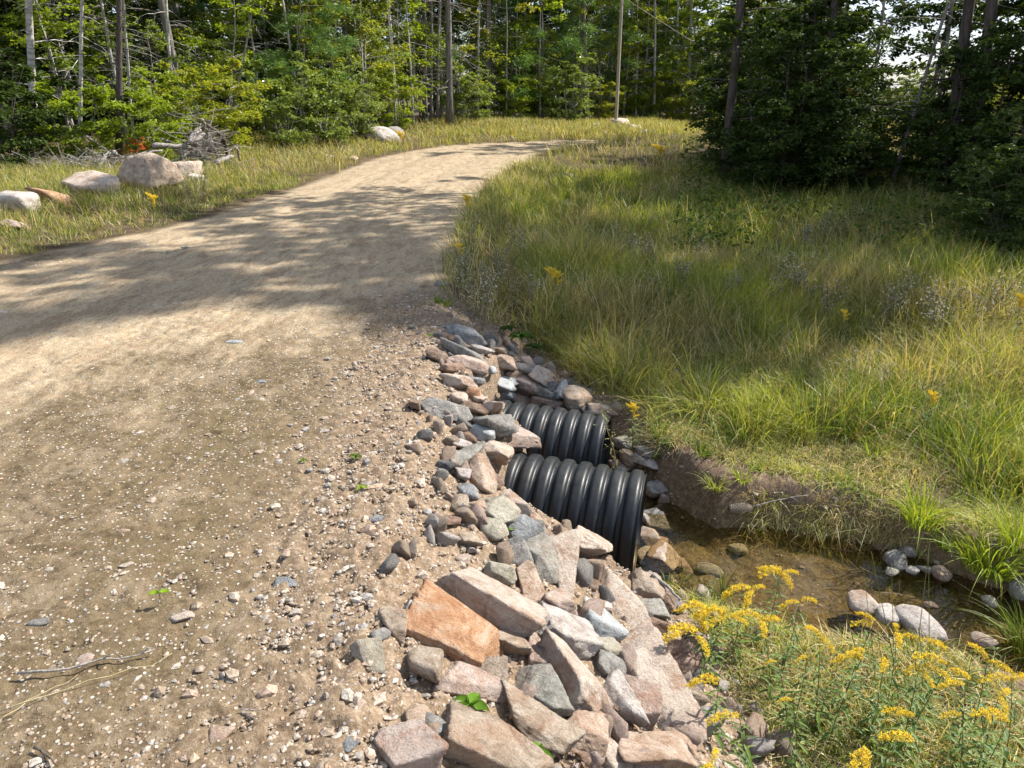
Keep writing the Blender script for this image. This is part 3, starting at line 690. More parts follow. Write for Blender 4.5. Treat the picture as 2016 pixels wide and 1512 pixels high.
scatter_stones('gravel', np.stack([xx, yy, ground_z(xx, yy)+s*.1], -1), s, 'brown gravel on the stream bed and its muddy edge', 3, [(.22, .15, .08), (.16, .11, .07), (.32, .26, .19), (.12, .09, .07), (.4, .34, .28)])
# ---------------------------------------------------------------- trees and bushes
def leaves(mb_v, P, Dr, Nr, L, W):
    """many small folded leaves: P base, Dr direction, Nr normal, L length, W half width -> vertices n x 4"""
    S = np.cross(Dr, Nr); S /= np.linalg.norm(S, axis=1)[:, None] + 1e-9
    a = P; c = P + Dr*L[:, None] - Nr*(L*.12)[:, None]; m_ = P + Dr*(L*.42)[:, None]
    b = m_ + S*W[:, None] + Nr*(W*.25)[:, None]; d = m_ - S*W[:, None] + Nr*(W*.25)[:, None]
    return np.stack([a, b, c, d], 1)
def unit(v): return v/(np.linalg.norm(v, axis=-1, keepdims=True)+1e-9)
def foliage(rng, sprays, L, per=14, flat=.7, droop=.25, needle=False):
    """sprays: list of (origin, direction, length). Leaves stand both sides of each spray"""
    O = np.array([s[0] for s in sprays]); D = unit(np.array([s[1] for s in sprays])); Ln = np.array([s[2] for s in sprays])
    n_ = len(O); t = rng.uniform(.1, 1, (n_, per)); up = np.array([0, 0, 1.])
    P = O[:, None] + D[:, None]*(t*Ln[:, None])[..., None]; P[..., 2] -= droop*(t**2)*Ln[:, None]
    P += rng.normal(size=P.shape)*L*.35
    side = unit(np.cross(D, up)); sg = rng.choice([-1, 1], (n_, per))
    Dr = unit(D[:, None]*rng.uniform(.1, .9, (n_, per, 1)) + side[:, None]*(sg*rng.uniform(.4, 1, (n_, per)))[..., None] + rng.normal(size=P.shape)*.3 + up*-.15)
    Nr = unit(up + rng.normal(size=P.shape)*flat); Nr = unit(Nr - Dr*(Nr*Dr).sum(-1, keepdims=True))
    l = rng.uniform(.65, 1.2, (n_*per))*L
    V = leaves(None, P.reshape(-1, 3), Dr.reshape(-1, 3), Nr.reshape(-1, 3), l, l*(.06 if needle else .34))
    k = np.arange(len(V))*4
    return V.reshape(-1, 3), np.stack([np.stack([k, k+1, k+2], 1), np.stack([k, k+2, k+3], 1)], 1).reshape(-1, 3)
def sapling_mesh(seed, H, spread, base, nb, leafL, mat, bark, per=14, r=.035, lean=.06, nsp=9, flat=.45, up=.35, needle=False, multi=1):
    rng = np.random.RandomState(seed); tb = MB(); sp = []
    for m_ in range(multi):
        ang0 = rng.uniform(0, 6.28); le = lean if multi == 1 else rng.uniform(.15, .5)
        zz = np.linspace(0, 1, 9); wob = np.cumsum(rng.normal(size=(9, 2))*.018*H, 0)*zz[:, None]
        pts = np.stack([wob[:, 0] + le*H*zz*math.cos(ang0), wob[:, 1] + le*H*zz*math.sin(ang0), zz*H*rng.uniform(.8, 1)], 1)
        tb.tube(pts, r*(1-.85*zz)/multi**.4, 6)
        for b_ in range(nb):
            f = base + (1-base)*(b_+rng.uniform(0, 1))/nb; f = min(f, .98)
            o = np.array([np.interp(f, zz, pts[:, k]) for k in range(3)]); a = rng.uniform(0, 6.28)
            env = spread*(math.sin(math.pi*min(1, (f-base)/(1-base)*.8+.2))**.6)*rng.uniform(.55, 1.15)
            dr = np.array([math.cos(a), math.sin(a), up*rng.uniform(.2, 1.6)]); dr /= np.linalg.norm(dr)
            q = np.linspace(0, 1, 5); bp = o + dr[None]*(q*env)[:, None] + np.stack([0*q, 0*q, -.12*env*q**2], 1) + rng.normal(size=(5, 3))*.02*env*q[:, None]
            tb.tube(bp, r*.32*(1-.8*q), 4, cap=False)
            for s_ in range(nsp):
                u = rng.uniform(.2, 1); so = np.array([np.interp(u, q, bp[:, k]) for k in range(3)])
                aa = a + rng.normal()*.9; sl = env*rng.uniform(.2, .5)
                sp.append((so, (math.cos(aa), math.sin(aa), rng.uniform(-.15, .4)), sl))
    V, F = foliage(rng, sp, leafL, per, flat, needle=needle)
    return tb.build('trunk', bark), mesh('crown', V, F, mat, False)
def tall_mesh(seed, H, r, bark, crown_base, spread, leafL, mat, dead=18, nb=20, per=13, needle=False, dead0=1.2):
    rng = np.random.RandomState(seed); tb = MB(); sp = []
    zz = np.linspace(0, 1, 16); wob = np.cumsum(rng.normal(size=(16, 2))*.004*H, 0)*zz[:, None]
    pts = np.stack([wob[:, 0], wob[:, 1], zz*H], 1); rad = r*(1-.8*zz); rad[0] *= 1.35; rad[1] *= 1.03
    tb.tube(pts, rad, 12)
    P_ = lambda z: np.array([np.interp(z/H, zz, pts[:, k]) for k in range(3)])
    for i in range(dead):                                    # bare dead side branches
        z = rng.uniform(dead0, crown_base*H); a = rng.uniform(0, 6.28); l = rng.uniform(.3, 1.5)
        q = np.linspace(0, 1, 6); dr = np.array([math.cos(a), math.sin(a), rng.uniform(-.25, .35)])
        bp = P_(z) + dr*(q*l)[:, None] + np.stack([0*q, 0*q, -.22*l*q**2], 1) + rng.normal(size=(6, 3))*.03*l*q[:, None]
        tb.tube(bp, r*.14*(1-.8*q)+.002, 4, cap=False)
        for k in range(rng.randint(0, 4)):
            u = rng.uniform(.3, .9); o = np.array([np.interp(u, q, bp[:, k2]) for k2 in range(3)]); d2 = unit(dr + rng.normal(size=3)*.6)
            tb.tube([o, o + d2*l*.2, o + d2*l*.35 + [0, 0, -.03*l]], [r*.06, r*.04, .001], 3, cap=False)
    for b_ in range(nb):
        f = crown_base + (1-crown_base)*(b_+.5)/nb; o = P_(f*H); a = b_*2.4 + rng.normal()*.3
        env = spread*(1-.75*((f-crown_base)/(1-crown_base))**1.3)*rng.uniform(.6, 1.1); dr = np.array([math.cos(a), math.sin(a), rng.uniform(0, .5)]); dr /= np.linalg.norm(dr)
        q = np.linspace(0, 1, 4); bp = o + dr*(q*env)[:, None]; tb.tube(bp, r*.25*(1-.8*q), 4, cap=False)
        for s_ in range(9):
            u = rng.uniform(.25, 1); so = o + dr*u*env; aa = a + rng.normal()*.9
            sp.append((so, (math.cos(aa), math.sin(aa), rng.uniform(-.2, .4)), env*rng.uniform(.25, .45)))
    V, F = foliage(rng, sp, leafL, per, .6, needle=needle)
    return tb.build('trunk', bark), mesh('crown', V, F, mat, False)
def tree(name, protos, loc, label, cat, group, rz=None, s=1., lean=(0, 0)):
    tr, cr_ = protos
    e = link(name, None, loc=loc, rot=(lean[1], lean[0], random.uniform(0, 6.28) if rz is None else rz), scale=s)
    e.rotation_mode = 'ZYX'                                    # spin about the trunk first, then lean
    thing(e, label, cat, group)
    link('trunk', tr, e); link('crown', cr_, e); return e
MP, BI, YE, DK, PN, OR = M_LEAF
SAP = [sapling_mesh(1, 5.2, 1.5, .12, 24, .10, MP, M_SAP, per=15, nsp=8), sapling_mesh(2, 6.2, 1.6, .25, 26, .11, MP, M_SAP, per=15, nsp=8),
       sapling_mesh(3, 4.6, 1.3, .10, 24, .085, BI, M_SAP, per=20), sapling_mesh(4, 5.6, 1.5, .15, 26, .11, YE, M_SAP, per=15),
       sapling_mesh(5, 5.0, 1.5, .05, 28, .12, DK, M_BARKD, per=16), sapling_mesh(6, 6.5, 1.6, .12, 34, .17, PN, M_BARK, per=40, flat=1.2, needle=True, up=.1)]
BUSH = [sapling_mesh(11, 1.9, .75, .05, 9, .075, BI, M_SAP, per=16, multi=6, r=.02, nsp=8), sapling_mesh(12, 2.2, .8, .05, 9, .085, MP, M_SAP, per=14, multi=6, r=.02, nsp=8),
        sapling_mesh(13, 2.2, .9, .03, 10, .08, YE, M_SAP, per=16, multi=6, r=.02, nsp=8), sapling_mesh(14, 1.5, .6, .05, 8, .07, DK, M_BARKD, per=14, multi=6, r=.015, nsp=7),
        sapling_mesh(15, 1.3, .6, .05, 7, .06, OR, M_SAP, per=12, multi=4, r=.015, nsp=6)]
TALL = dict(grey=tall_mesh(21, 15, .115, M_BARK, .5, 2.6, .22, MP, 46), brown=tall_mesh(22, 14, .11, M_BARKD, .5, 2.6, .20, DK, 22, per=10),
            birch=tall_mesh(23, 13, .085, M_BIRCH, .42, 2.4, .18, BI, 10), thin=tall_mesh(24, 11, .06, M_SAP, .5, 1.8, .18, MP, 30, nb=16),
            pine=tall_mesh(25, 16, .13, M_BARK, .42, 2.8, .30, PN, 60, per=60, needle=True), pale=tall_mesh(26, 10, .05, M_BIRCH, .5, 1.5, .16, YE, 12, nb=14),
            bare=tall_mesh(27, 9, .045, M_DEAD, .9, .5, .1, MP, 50, nb=2))
G0 = lambda x_, y_: float(ground_z(np.array([x_]), np.array([y_]), False)[0])
def stand(px, py, topx, wpx, key, label, Y=None, name='tree', cat='tree', group='tall tree trunks at the forest edge'):
    P = hit(px, py) if Y is None else at_y(px, py, Y); P[2] = G0(P[0], P[1]) - .03
    T = at_y(topx, 0, P[1]); dx = (T[0]-P[0])/(T[2]-P[2]); depth = P[1]
    base = {'grey': .115, 'brown': .11, 'birch': .085, 'thin': .06, 'pine': .13, 'pale': .05, 'bare': .045}[key]
    s = max(.6, min(1.5, wpx*depth/1456/2/base))
    return tree(name, TALL[key], P, label, cat, group, s=s, lean=(math.atan(dx), 0))
TR = [(66, 285, 55, 14, 'birch', 'white birch trunk at the far left with peeling bark', 17),
 (152, 290, 158, 8, 'pale', 'slim pale trunk between the white birch and the big brown trunk', 17),
 (231, 300, 232, 13, 'brown', 'big straight brown trunk behind the triangular boulder', 16.5),
 (262, 290, 243, 6, 'thin', 'thin leaning grey trunk just right of the big brown one', 17.5),
 (345, 270, 322, 7, 'pale', 'slender pale trunk above the brush pile', 20),
 (440, 260, 500, 5, 'bare', 'bare crooked stem leaning right behind the yellow green bush', 21),
 (692, 250, 674, 10, 'grey', 'grey trunk with dead side twigs above the leafy bushes', 27),
 (782, 248, 764, 7, 'pale', 'thin white trunk right of the white rounded boulder', 28),
 (838, 262, 833, 9, 'grey', 'grey trunk leftmost in the close row beside the big grey one', 31),
 (850, 262, 849, 6, 'thin', 'thin straight trunk second in the close row beside the big grey one', 31.5),
 (862, 262, 862, 6, 'bare', 'dead thin trunk directly left of the big grey trunk', 31),
 (886, 264, 884, 13, 'grey', 'big grey trunk standing alone in front of the far wood', 29),
 (941, 255, 940, 5, 'pale', 'thin pale trunk between the big grey trunk and the pine', 33),
 (964, 250, 958, 11, 'pine', 'pine trunk with feathery green boughs right of the big grey trunk', 34),
 (1130, 240, 1128, 6, 'bare', 'bare grey trunk leftmost of the three left of the utility pole', 38),
 (1146, 240, 1143, 6, 'bare', 'dead twiggy trunk in the middle of the three left of the utility pole', 38),
 (1156, 240, 1151, 10, 'grey', 'straight grey trunk closest to the utility pole on its left', 37),
 (1288, 235, 1292, 5, 'pale', 'pale stem first on the right of the utility pole', 40),
 (1333, 235, 1336, 5, 'pale', 'pale stem midway between the utility pole and the dark grove', 41),
 (1352, 235, 1362, 6, 'thin', 'thin stem nearest the dark grove in the sunny wood', 41)]
for a in TR: stand(*a[:5], a[5], a[6])
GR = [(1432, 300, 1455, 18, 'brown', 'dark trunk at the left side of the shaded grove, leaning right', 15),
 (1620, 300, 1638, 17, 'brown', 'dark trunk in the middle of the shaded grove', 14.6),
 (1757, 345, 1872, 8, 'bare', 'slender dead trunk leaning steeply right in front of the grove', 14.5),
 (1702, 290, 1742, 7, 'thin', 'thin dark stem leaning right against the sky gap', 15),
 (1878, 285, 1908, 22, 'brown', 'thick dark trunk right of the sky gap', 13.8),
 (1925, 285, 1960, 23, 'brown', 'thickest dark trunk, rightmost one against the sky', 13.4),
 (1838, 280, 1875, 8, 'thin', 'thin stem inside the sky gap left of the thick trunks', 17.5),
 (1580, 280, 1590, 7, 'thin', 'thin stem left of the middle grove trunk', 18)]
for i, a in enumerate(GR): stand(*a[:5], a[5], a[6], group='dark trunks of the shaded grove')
# trees that stand just outside the picture on the right and shade the road and the meadow
for i, (x_, y_, k_, s_) in enumerate([(11.4, 12.3, 'brown', 1.0), (13.8, 14.2, 'grey', 1.25), (10.8, 13.4, 'brown', 1.25), (9.8, 10.8, 'thin', 1.0)]):
    tree('tree', TALL[k_], (x_, y_, G0(x_, y_)), 'tall tree standing beyond the right edge of the meadow', 'tree', 'trees beyond the right edge of the meadow', s=s_)
for x_, y_, k_, s_ in [(9.5, 27, 'brown', .9), (12, 29.5, 'grey', .9), (13.5, 25.5, 'brown', .9)]: tree('tree', TALL[k_], (x_, y_, G0(x_, y_)), 'tall tree standing behind the shaded grove', 'tree', 'trees behind the grove', s=s_)
for x_, y_, s_ in [(10.0, 12.6, 1.5), (11.4, 13.4, 1.6), (12.4, 15.2, 1.6), (10.6, 11.8, 1.1)]: tree('sapling', SAP[4], (x_, y_, G0(x_, y_)), 'dense dark young tree beyond the right edge of the meadow', 'young tree', 'young trees beyond the right edge of the meadow', s=s_)
# forest edge: saplings by measured spots, then the wood behind
EDGE = np.array([[-24, 12], [-15, 15.5], [-11, 17.5], [-7, 20], [-4.6, 24.5], [-2.4, 30.5], [3, 37.5], [10, 40], [19, 43]])
def along(f):
    seg = np.linalg.norm(np.diff(EDGE, axis=0), axis=1); cum = np.concatenate([[0], np.cumsum(seg)]); d = f*cum[-1]
    p = np.array([np.interp(d, cum, EDGE[:, 0]), np.interp(d, cum, EDGE[:, 1])]); k = min(np.searchsorted(cum, d, 'right')-1, len(seg)-1)
    t = (EDGE[k+1]-EDGE[k])/seg[k]; return p, np.array([-t[1], t[0]])
SL = ['leafy maple sapling standing in the wood edge', 'tall leafy maple sapling with broad layered leaves in the wood', 'young birch with small glossy leaves in the wood edge',
      'yellowing sapling in the wood edge', 'dark leafy sapling deep in the wood', 'young pine with feathery boughs in the wood']
rg = np.random.RandomState(42)
nS = 0
for i in range(104):
    row = i % 4; f = (i + rg.uniform(-.5, .5))/104; p, nrm = along(min(max(f, 0), 1))
    q = p + nrm*(.2 + row*2.1 + rg.uniform(0, 1.6)); k = rg.choice(6, p=[.24, .2, .18, .17, .11, .10] if row < 2 else [.25, .25, .1, .1, .15, .15])
    if q[0] < -6 and row < 2 and rg.rand() < .3: k = 4
    tree('sapling', SAP[k], (q[0], q[1], G0(q[0], q[1])), SL[k], 'young tree', 'saplings of the woods', s=rg.uniform(.75, 1.3))
for i in range(36):                                         # brighter leafy growth in the middle of the wood
    f = .42 + .56*(i + rg.uniform(-.5, .5))/36; p, nrm = along(min(f, 1)); q = p + nrm*rg.uniform(.3, 4); k = rg.choice([0, 1, 2, 3, 5], p=[.32, .28, .18, .10, .12])
    tree('sapling', SAP[k], (q[0], q[1], G0(q[0], q[1])), SL[k], 'young tree', 'saplings of the woods', s=rg.uniform(.85, 1.35))
for i in range(40):                                         # slim stems between the saplings of the wood edge
    f = (i + rg.uniform(-.4, .4))/40; p, nrm = along(min(max(f, 0), 1)); q = p + nrm*rg.uniform(.6, 5); k = rg.choice(['thin', 'pale', 'bare', 'grey'], p=[.3, .3, .25, .15])
    tree('tree', TALL[k], (q[0], q[1], G0(q[0], q[1])), {'grey': 'grey trunk among the saplings of the wood edge', 'thin': 'slim grey stem among the saplings of the wood edge', 'pale': 'slim pale stem among the saplings of the wood edge', 'bare': 'dead twiggy stem among the saplings of the wood edge'}[k], 'tree', 'slim stems of the wood edge', s=rg.uniform(.7, 1.1), lean=(rg.normal()*.04, rg.normal()*.03))
for i in range(34):                                         # thin pale stems of the middle wood
    f = .40 + .56*(i + rg.uniform(-.4, .4))/34; p, nrm = along(min(f, 1)); q = p + nrm*rg.uniform(-.2, 2.5); k = rg.choice(['thin', 'pale', 'bare'])
    tree('tree', TALL[k], (q[0], q[1], G0(q[0], q[1])), {'thin': 'thin grey stem rising before the leaves of the middle wood', 'pale': 'thin pale stem rising before the leaves of the middle wood', 'bare': 'dead twiggy stem rising before the leaves of the middle wood'}[k], 'tree', 'thin stems of the middle wood', s=rg.uniform(.6, .9), lean=(rg.normal()*.03, rg.normal()*.03))
for i in range(34):
    f = (i + rg.uniform(-.4, .4))/34; p, nrm = along(min(max(f, 0), 1)); q = p + nrm*rg.uniform(5, 13); k = rg.choice(['grey', 'brown', 'thin', 'pine', 'birch', 'bare'], p=[.25, .2, .2, .15, .1, .1])
    tree('tree', TALL[k], (q[0], q[1], G0(q[0], q[1])), {'grey': 'grey trunk deep among the leaves of the wood', 'brown': 'brown trunk deep among the leaves of the wood', 'thin': 'thin trunk deep among the leaves of the wood',
         'pine': 'pine trunk deep among the leaves of the wood', 'birch': 'pale birch trunk deep among the leaves of the wood', 'bare': 'dead bare trunk deep among the leaves of the wood'}[k], 'tree', 'trees standing deep in the wood', s=rg.uniform(.7, 1.15))
def bush(px, py, k, s, label, Y=None, group='bushes at the forest edge'):
    P = hit(px, py) if Y is None else at_y(px, py, Y); return tree('bush', BUSH[k], (P[0], P[1], G0(P[0], P[1])-.02), label, 'bush', group, s=s)
for a in [(430, 292, 2, 1.05, 'big yellow green bush turning orange beside the brush pile', 18.5), (350, 285, 1, 1.0, 'green bush directly behind the brush pile', 18.6), (560, 280, 0, 1.15, 'glossy green bush left of the low white boulder', 20.5),
          (640, 275, 0, 1.3, 'largest glossy green bush, behind the low white boulder', 22), (700, 270, 0, 1.1, 'glossy green bush left of the white rounded boulder', 24), (775, 262, 1, 1.0, 'bush behind the white rounded boulder', 27.5),
          (925, 258, 0, 1.2, 'willow like bush directly right of the big grey trunk', 31), (1010, 255, 1, 1.0, 'low bush in the middle of the far wood edge', 34), (1115, 262, 0, 1.55, 'round standing bush left of the utility pole', 35),
          (1060, 255, 1, 1.0, 'bush left of the round standing one', 36), (1185, 245, 2, .9, 'yellow bush behind the utility pole base', 38), (1260, 245, 1, 1.3, 'bush right of the utility pole', 40), (1330, 245, 2, 1.3, 'yellow green bush before the thin pale stems', 40),
          (70, 320, 3, 1.2, 'dark low bush under the white birch', 16), (170, 320, 1, .85, 'low green bush left of the big brown trunk', 15.8), (20, 330, 3, 1.3, 'dark bush at the far left edge', 14.5), (265, 300, 4, .45, 'small orange tinted shrub beside the big brown trunk', 15.8),
          (300, 300, 1, .8, 'low green bush above the triangular boulder', 16.2)]: bush(*a)
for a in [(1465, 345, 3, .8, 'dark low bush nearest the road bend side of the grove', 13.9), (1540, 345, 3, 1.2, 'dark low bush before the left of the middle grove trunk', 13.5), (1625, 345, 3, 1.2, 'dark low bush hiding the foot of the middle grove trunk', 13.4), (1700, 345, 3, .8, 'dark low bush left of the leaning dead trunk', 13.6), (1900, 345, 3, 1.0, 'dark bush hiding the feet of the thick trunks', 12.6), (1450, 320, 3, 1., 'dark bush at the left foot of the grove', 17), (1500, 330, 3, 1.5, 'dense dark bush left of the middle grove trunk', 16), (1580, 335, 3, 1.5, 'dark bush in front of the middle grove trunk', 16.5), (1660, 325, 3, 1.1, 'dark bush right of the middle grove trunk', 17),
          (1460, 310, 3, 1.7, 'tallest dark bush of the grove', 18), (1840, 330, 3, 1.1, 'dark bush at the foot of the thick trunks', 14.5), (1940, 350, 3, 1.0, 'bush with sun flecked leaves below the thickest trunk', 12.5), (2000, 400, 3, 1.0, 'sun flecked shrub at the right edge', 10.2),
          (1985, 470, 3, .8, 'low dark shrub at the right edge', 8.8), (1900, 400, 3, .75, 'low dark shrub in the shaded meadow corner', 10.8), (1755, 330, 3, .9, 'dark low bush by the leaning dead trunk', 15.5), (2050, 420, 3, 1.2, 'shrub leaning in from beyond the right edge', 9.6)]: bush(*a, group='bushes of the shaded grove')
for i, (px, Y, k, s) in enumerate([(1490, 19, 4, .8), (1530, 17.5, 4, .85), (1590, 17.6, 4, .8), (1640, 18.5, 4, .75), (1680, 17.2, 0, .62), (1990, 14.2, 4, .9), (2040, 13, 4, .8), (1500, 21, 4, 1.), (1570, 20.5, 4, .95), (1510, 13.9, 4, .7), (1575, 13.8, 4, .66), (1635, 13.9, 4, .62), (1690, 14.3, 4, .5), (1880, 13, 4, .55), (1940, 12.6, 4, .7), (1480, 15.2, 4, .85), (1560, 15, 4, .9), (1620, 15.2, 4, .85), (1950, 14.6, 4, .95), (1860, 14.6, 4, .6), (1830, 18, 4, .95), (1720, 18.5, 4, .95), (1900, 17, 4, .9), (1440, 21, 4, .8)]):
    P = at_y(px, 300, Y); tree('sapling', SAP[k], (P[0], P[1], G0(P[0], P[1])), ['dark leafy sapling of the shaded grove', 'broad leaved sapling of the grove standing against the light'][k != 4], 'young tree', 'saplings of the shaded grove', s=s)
for i in range(26):                                         # sunny scrub seen through the grove
    P = at_y(rg.uniform(1420, 2150), 260, rg.uniform(27, 46)); k = rg.choice([0, 1, 2, 2])
    tree('bush', BUSH[k], (P[0], P[1], G0(P[0], P[1])), ['small leaved green bush', 'green bush', 'yellow green bush'][k] + ' in the sunny clearing seen through the grove', 'bush', 'bushes of the sunny clearing', s=rg.uniform(.75, 1.25))
P = at_y(1655, 235, 27); tree('bush', BUSH[4], (P[0], P[1], G0(P[0], P[1])), 'orange leaved bush glimpsed through the middle of the grove', 'bush', 'bushes of the sunny clearing', s=1.25)
# far wood closing the view
rngf = np.random.RandomState(77); sp = []
for i in range(10500):
    p, nrm = along(rngf.uniform(0, 1)); q = p + nrm*rngf.uniform(13, 24); z = 14*rngf.uniform(0, 1)**1.35
    a = rngf.uniform(0, 6.28); sp.append(((q[0], q[1], z), (math.cos(a), math.sin(a), rngf.uniform(-.2, .4)), rngf.uniform(.5, 1.4)))
V, F = foliage(rngf, sp, .34, 16, .7)
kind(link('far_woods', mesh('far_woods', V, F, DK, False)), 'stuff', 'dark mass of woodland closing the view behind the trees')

# ---------------------------------------------------------------- utility pole
P = hit(1212, 252); T = at_y(1224, 0, P[1]); mb = MB()
H_ = 9.; dx = (T[0]-P[0])/(T[2]-P[2]); mb.tube([(dx*z, 0, z) for z in (-.3, 0, 2, 4, 6, 8, H_)], [.07, .069, .067, .064, .061, .058, .055], 16)
e = link('utility_pole', None, loc=(P[0], P[1], G0(P[0], P[1]))); thing(e, 'bare wooden utility pole at the bend of the road', 'utility pole'); link('post', mb.build('post', M_POLE), e)
mb = MB(); mb.tube([(dx*7.4-.05, -.16, 7.4), (dx*7.4+.9, -.16, 7.42)], .05, 8); mb.tube([(dx*7.4, -.16, 7.2), (dx*7.4, -.16, 7.6)], .03, 8); link('bracket', mb.build('bracket', M_DEAD), e)
mb = MB(); A_ = np.array([P[0]+dx*5, P[1], 5.0]); B_ = np.array([P[0]+9.5, P[1]+1.5, .05]); q = np.linspace(0, 1, 12)[:, None]
mb.tube(A_*(1-q) + B_*q, .012, 5); o = link('guy_wire', mb.build('guy_wire', M_DEAD)); thing(o, 'thin guy wire slanting down to the right from the utility pole', 'wire')

# ---------------------------------------------------------------- dead wood
def stick(pts, r0, r1, label, name='dead_branch', group='dead branches of the brush pile', mat=None, twigs=3, seed=0):
    rg_ = np.random.RandomState(seed); pts = np.array(pts, float); q = np.linspace(0, 1, 9); s_ = np.linspace(0, 1, len(pts))
    pp = np.stack([np.interp(q, s_, pts[:, k]) for k in range(3)], 1); ln = np.linalg.norm(pts[-1]-pts[0]); pp[1:-1] += rg_.normal(size=(7, 3))*ln*.012
    o0 = pp[0].copy(); pp -= o0; mb = MB(); mb.tube(pp, r0*(1-q)+r1*q, 7)
    for k in range(twigs):
        u = rg_.uniform(.25, .95); b0 = np.array([np.interp(u, q, pp[:, j]) for j in range(3)]); d_ = unit(unit(pp[-1]-pp[0]) + rg_.normal(size=3)*.7); l = ln*rg_.uniform(.08, .25)
        mb.tube([b0, b0+d_*l*.5, b0+d_*l+[0, 0, rg_.uniform(-.05, .05)]], [r1*.8+.002, r1*.5+.0015, .001], 4, cap=False)
    return thing(link(name, mb.build(name, mat or M_DEAD), loc=o0), label, 'branch', group)
def seg(x0, y0, x1, y1, Y, r0, r1, label, **k):
    a = at_y(x0, y0, Y); b_ = at_y(x1, y1, Y + k.pop('dY', .4)); return stick([a, (a+b_)/2 + np.array([0, 0, .02]), b_], r0, r1, label, **k)
Yb = 14.6
for i, a in enumerate([(48, 322, 200, 338, .045, .03, 'long pale branch lying highest at the left end of the brush'), (110, 332, 190, 310, .035, .02, 'pale branch slanting up left of the triangular boulder'), (190, 336, 215, 300, .04, .03, 'short upright stub left of the triangular boulder'),
        (225, 300, 222, 325, .05, .04, 'thick grey stub right behind the triangular boulder'), (170, 250+18, 215, 300, .02, .01, 'thin slanting stick above the left brush'), (300, 288, 375, 290, .055, .04, 'thick pale log pointing left at the brush pile top'),
        (372, 282, 392, 255, .06, .055, 'short bright cut log standing at the brush pile'), (383, 285, 400, 264, .055, .05, 'second bright cut log leaning at the brush pile'), (398, 235, 408, 262, .03, .02, 'upright bare snag at the brush pile top'), (405, 245, 440, 272, .045, .03, 'dark root arching over the right of the brush pile'),
        (408, 262, 428, 305, .04, .02, 'bleached root hanging down the right of the brush pile'), (426, 322, 458, 308, .06, .035, 'curved thick root at the right foot of the brush pile'), (394, 300, 396, 338, .035, .03, 'grey stake standing in front of the brush pile'), (398, 330, 456, 338, .03, .018, 'thin log lying right of the cream boulder'),
        (360, 325, 366, 298, .03, .02, 'short grey upright stick left of the stake'), (250, 312, 320, 296, .035, .02, 'grey branch from the triangular boulder top to the pile'), (318, 274, 350, 286, .03, .02, 'forked grey branch at the pile left top'), (466, 292, 473, 316, .028, .022, 'short white stick right of the brush pile'),
        (535, 272, 580, 268, .035, .03, 'white fallen log before the glossy bushes'), (40, 352, 0, 338, .02, .012, 'thin twiggy branch at the left edge'), (120, 345, 60, 338, .025, .015, 'grey branch behind the orange pink boulder'), (215, 375, 246, 392, .022, .015, 'pale stick below the triangular boulder'),
        (262, 345-10, 230, 330, .05, .03, 'grey rotten log at the triangular boulder left side'), (140, 318, 150, 345, .02, .01, 'bent grey twig behind the cream boulder'), (352, 300, 430, 318, .05, .03, 'grey log lying across the brush pile middle'), (340, 318, 410, 292, .04, .02, 'grey limb crossing the brush pile from the lower left'),
        (410, 300, 446, 262, .035, .02, 'dark limb rising on the right of the brush pile'), (438, 270, 448, 305, .05, .03, 'rough dark stub at the right end of the brush pile'), (722, 255-12, 742, 250, .03, .02, 'pale stick above the white rounded boulder'), (1005, 268, 1015, 282, .025, .015, 'pale stick on the far verge left of the bend')]):
    Yy = 14.6 if a[0] < 260 else 15.6 if a[0] < 480 else 21 if a[0] < 700 else 26
    seg(a[0], a[1], a[2], a[3], Yy + .3*math.sin(i*2.1), a[4], a[5], a[6], twigs=4, seed=i, mat=M_BARKD if 'dark' in a[6] else None)
# tangled fine brush behind the boulders
rb = np.random.RandomState(9); mb = MB()
for i in range(420):
    px = rb.uniform(-20, 250) if i < 210 else rb.normal(405, 30); Y = (14.6 if i < 210 else 15.9) + rb.normal()*.35
    zc_ = rb.uniform(0, .28) if i < 210 else abs(rb.normal())*.42; a_ = at_y(px, 300, Y); a_[2] = G0(a_[0], a_[1]) + zc_
    d_ = unit(np.array([rb.normal(), rb.normal()*.5, rb.normal()*.35])); l = rb.uniform(.2, .8)
    mb.tube([a_-d_*l*.5, a_+rb.normal(size=3)*.03, a_+d_*l*.5], [.008, .006, .003], 4, cap=False)
kind(link('brush_litter', mb.build('brush_litter', M_DEAD)), 'stuff', 'tangle of fine dead twigs behind the boulders and in the brush pile')
def gstick(pxs, r, label, lift=.012, name='fallen_twig', grp=None, mat=None, tw=1, seed=0):
    pts = [hit(a, b) + [0, 0, lift] for a, b in pxs]; return stick(pts, r, r*.45, label, name=name, group=grp, mat=mat, twigs=tw, seed=seed)
gstick([(38, 1336), (130, 1328), (210, 1308), (308, 1288)], .0045, 'pinkish grey forked twig lying on the near road', .02, tw=2, seed=3)
ST_ = bark_mat('straw', (.40, .33, .16), (.55, .47, .26), (.62, .55, .34)); 
gstick([(0, 1408), (120, 1365), (230, 1335), (340, 1292)], .0017, 'long dry straw stalk lying below the forked twig', .012, 'straw_stalk', None, ST_, 0)
gstick([(0, 1424), (60, 1385), (155, 1335)], .0015, 'shorter dry straw stalk at the left edge of the road', .012, 'straw_stalk', None, ST_, 0)
gstick([(70, 1478), (95, 1492), (112, 1512)], .004, 'dark short twig at the bottom left of the road', .012, mat=M_BARKD, seed=5)
gstick([(475, 1402), (520, 1405)], .002, 'tiny forked twig in the middle of the near gravel', .01, seed=6)
gstick([(1480, 1005), (1530, 992), (1590, 983)], .006, 'grey stick lying on the bank above the pool', .03, seed=7)
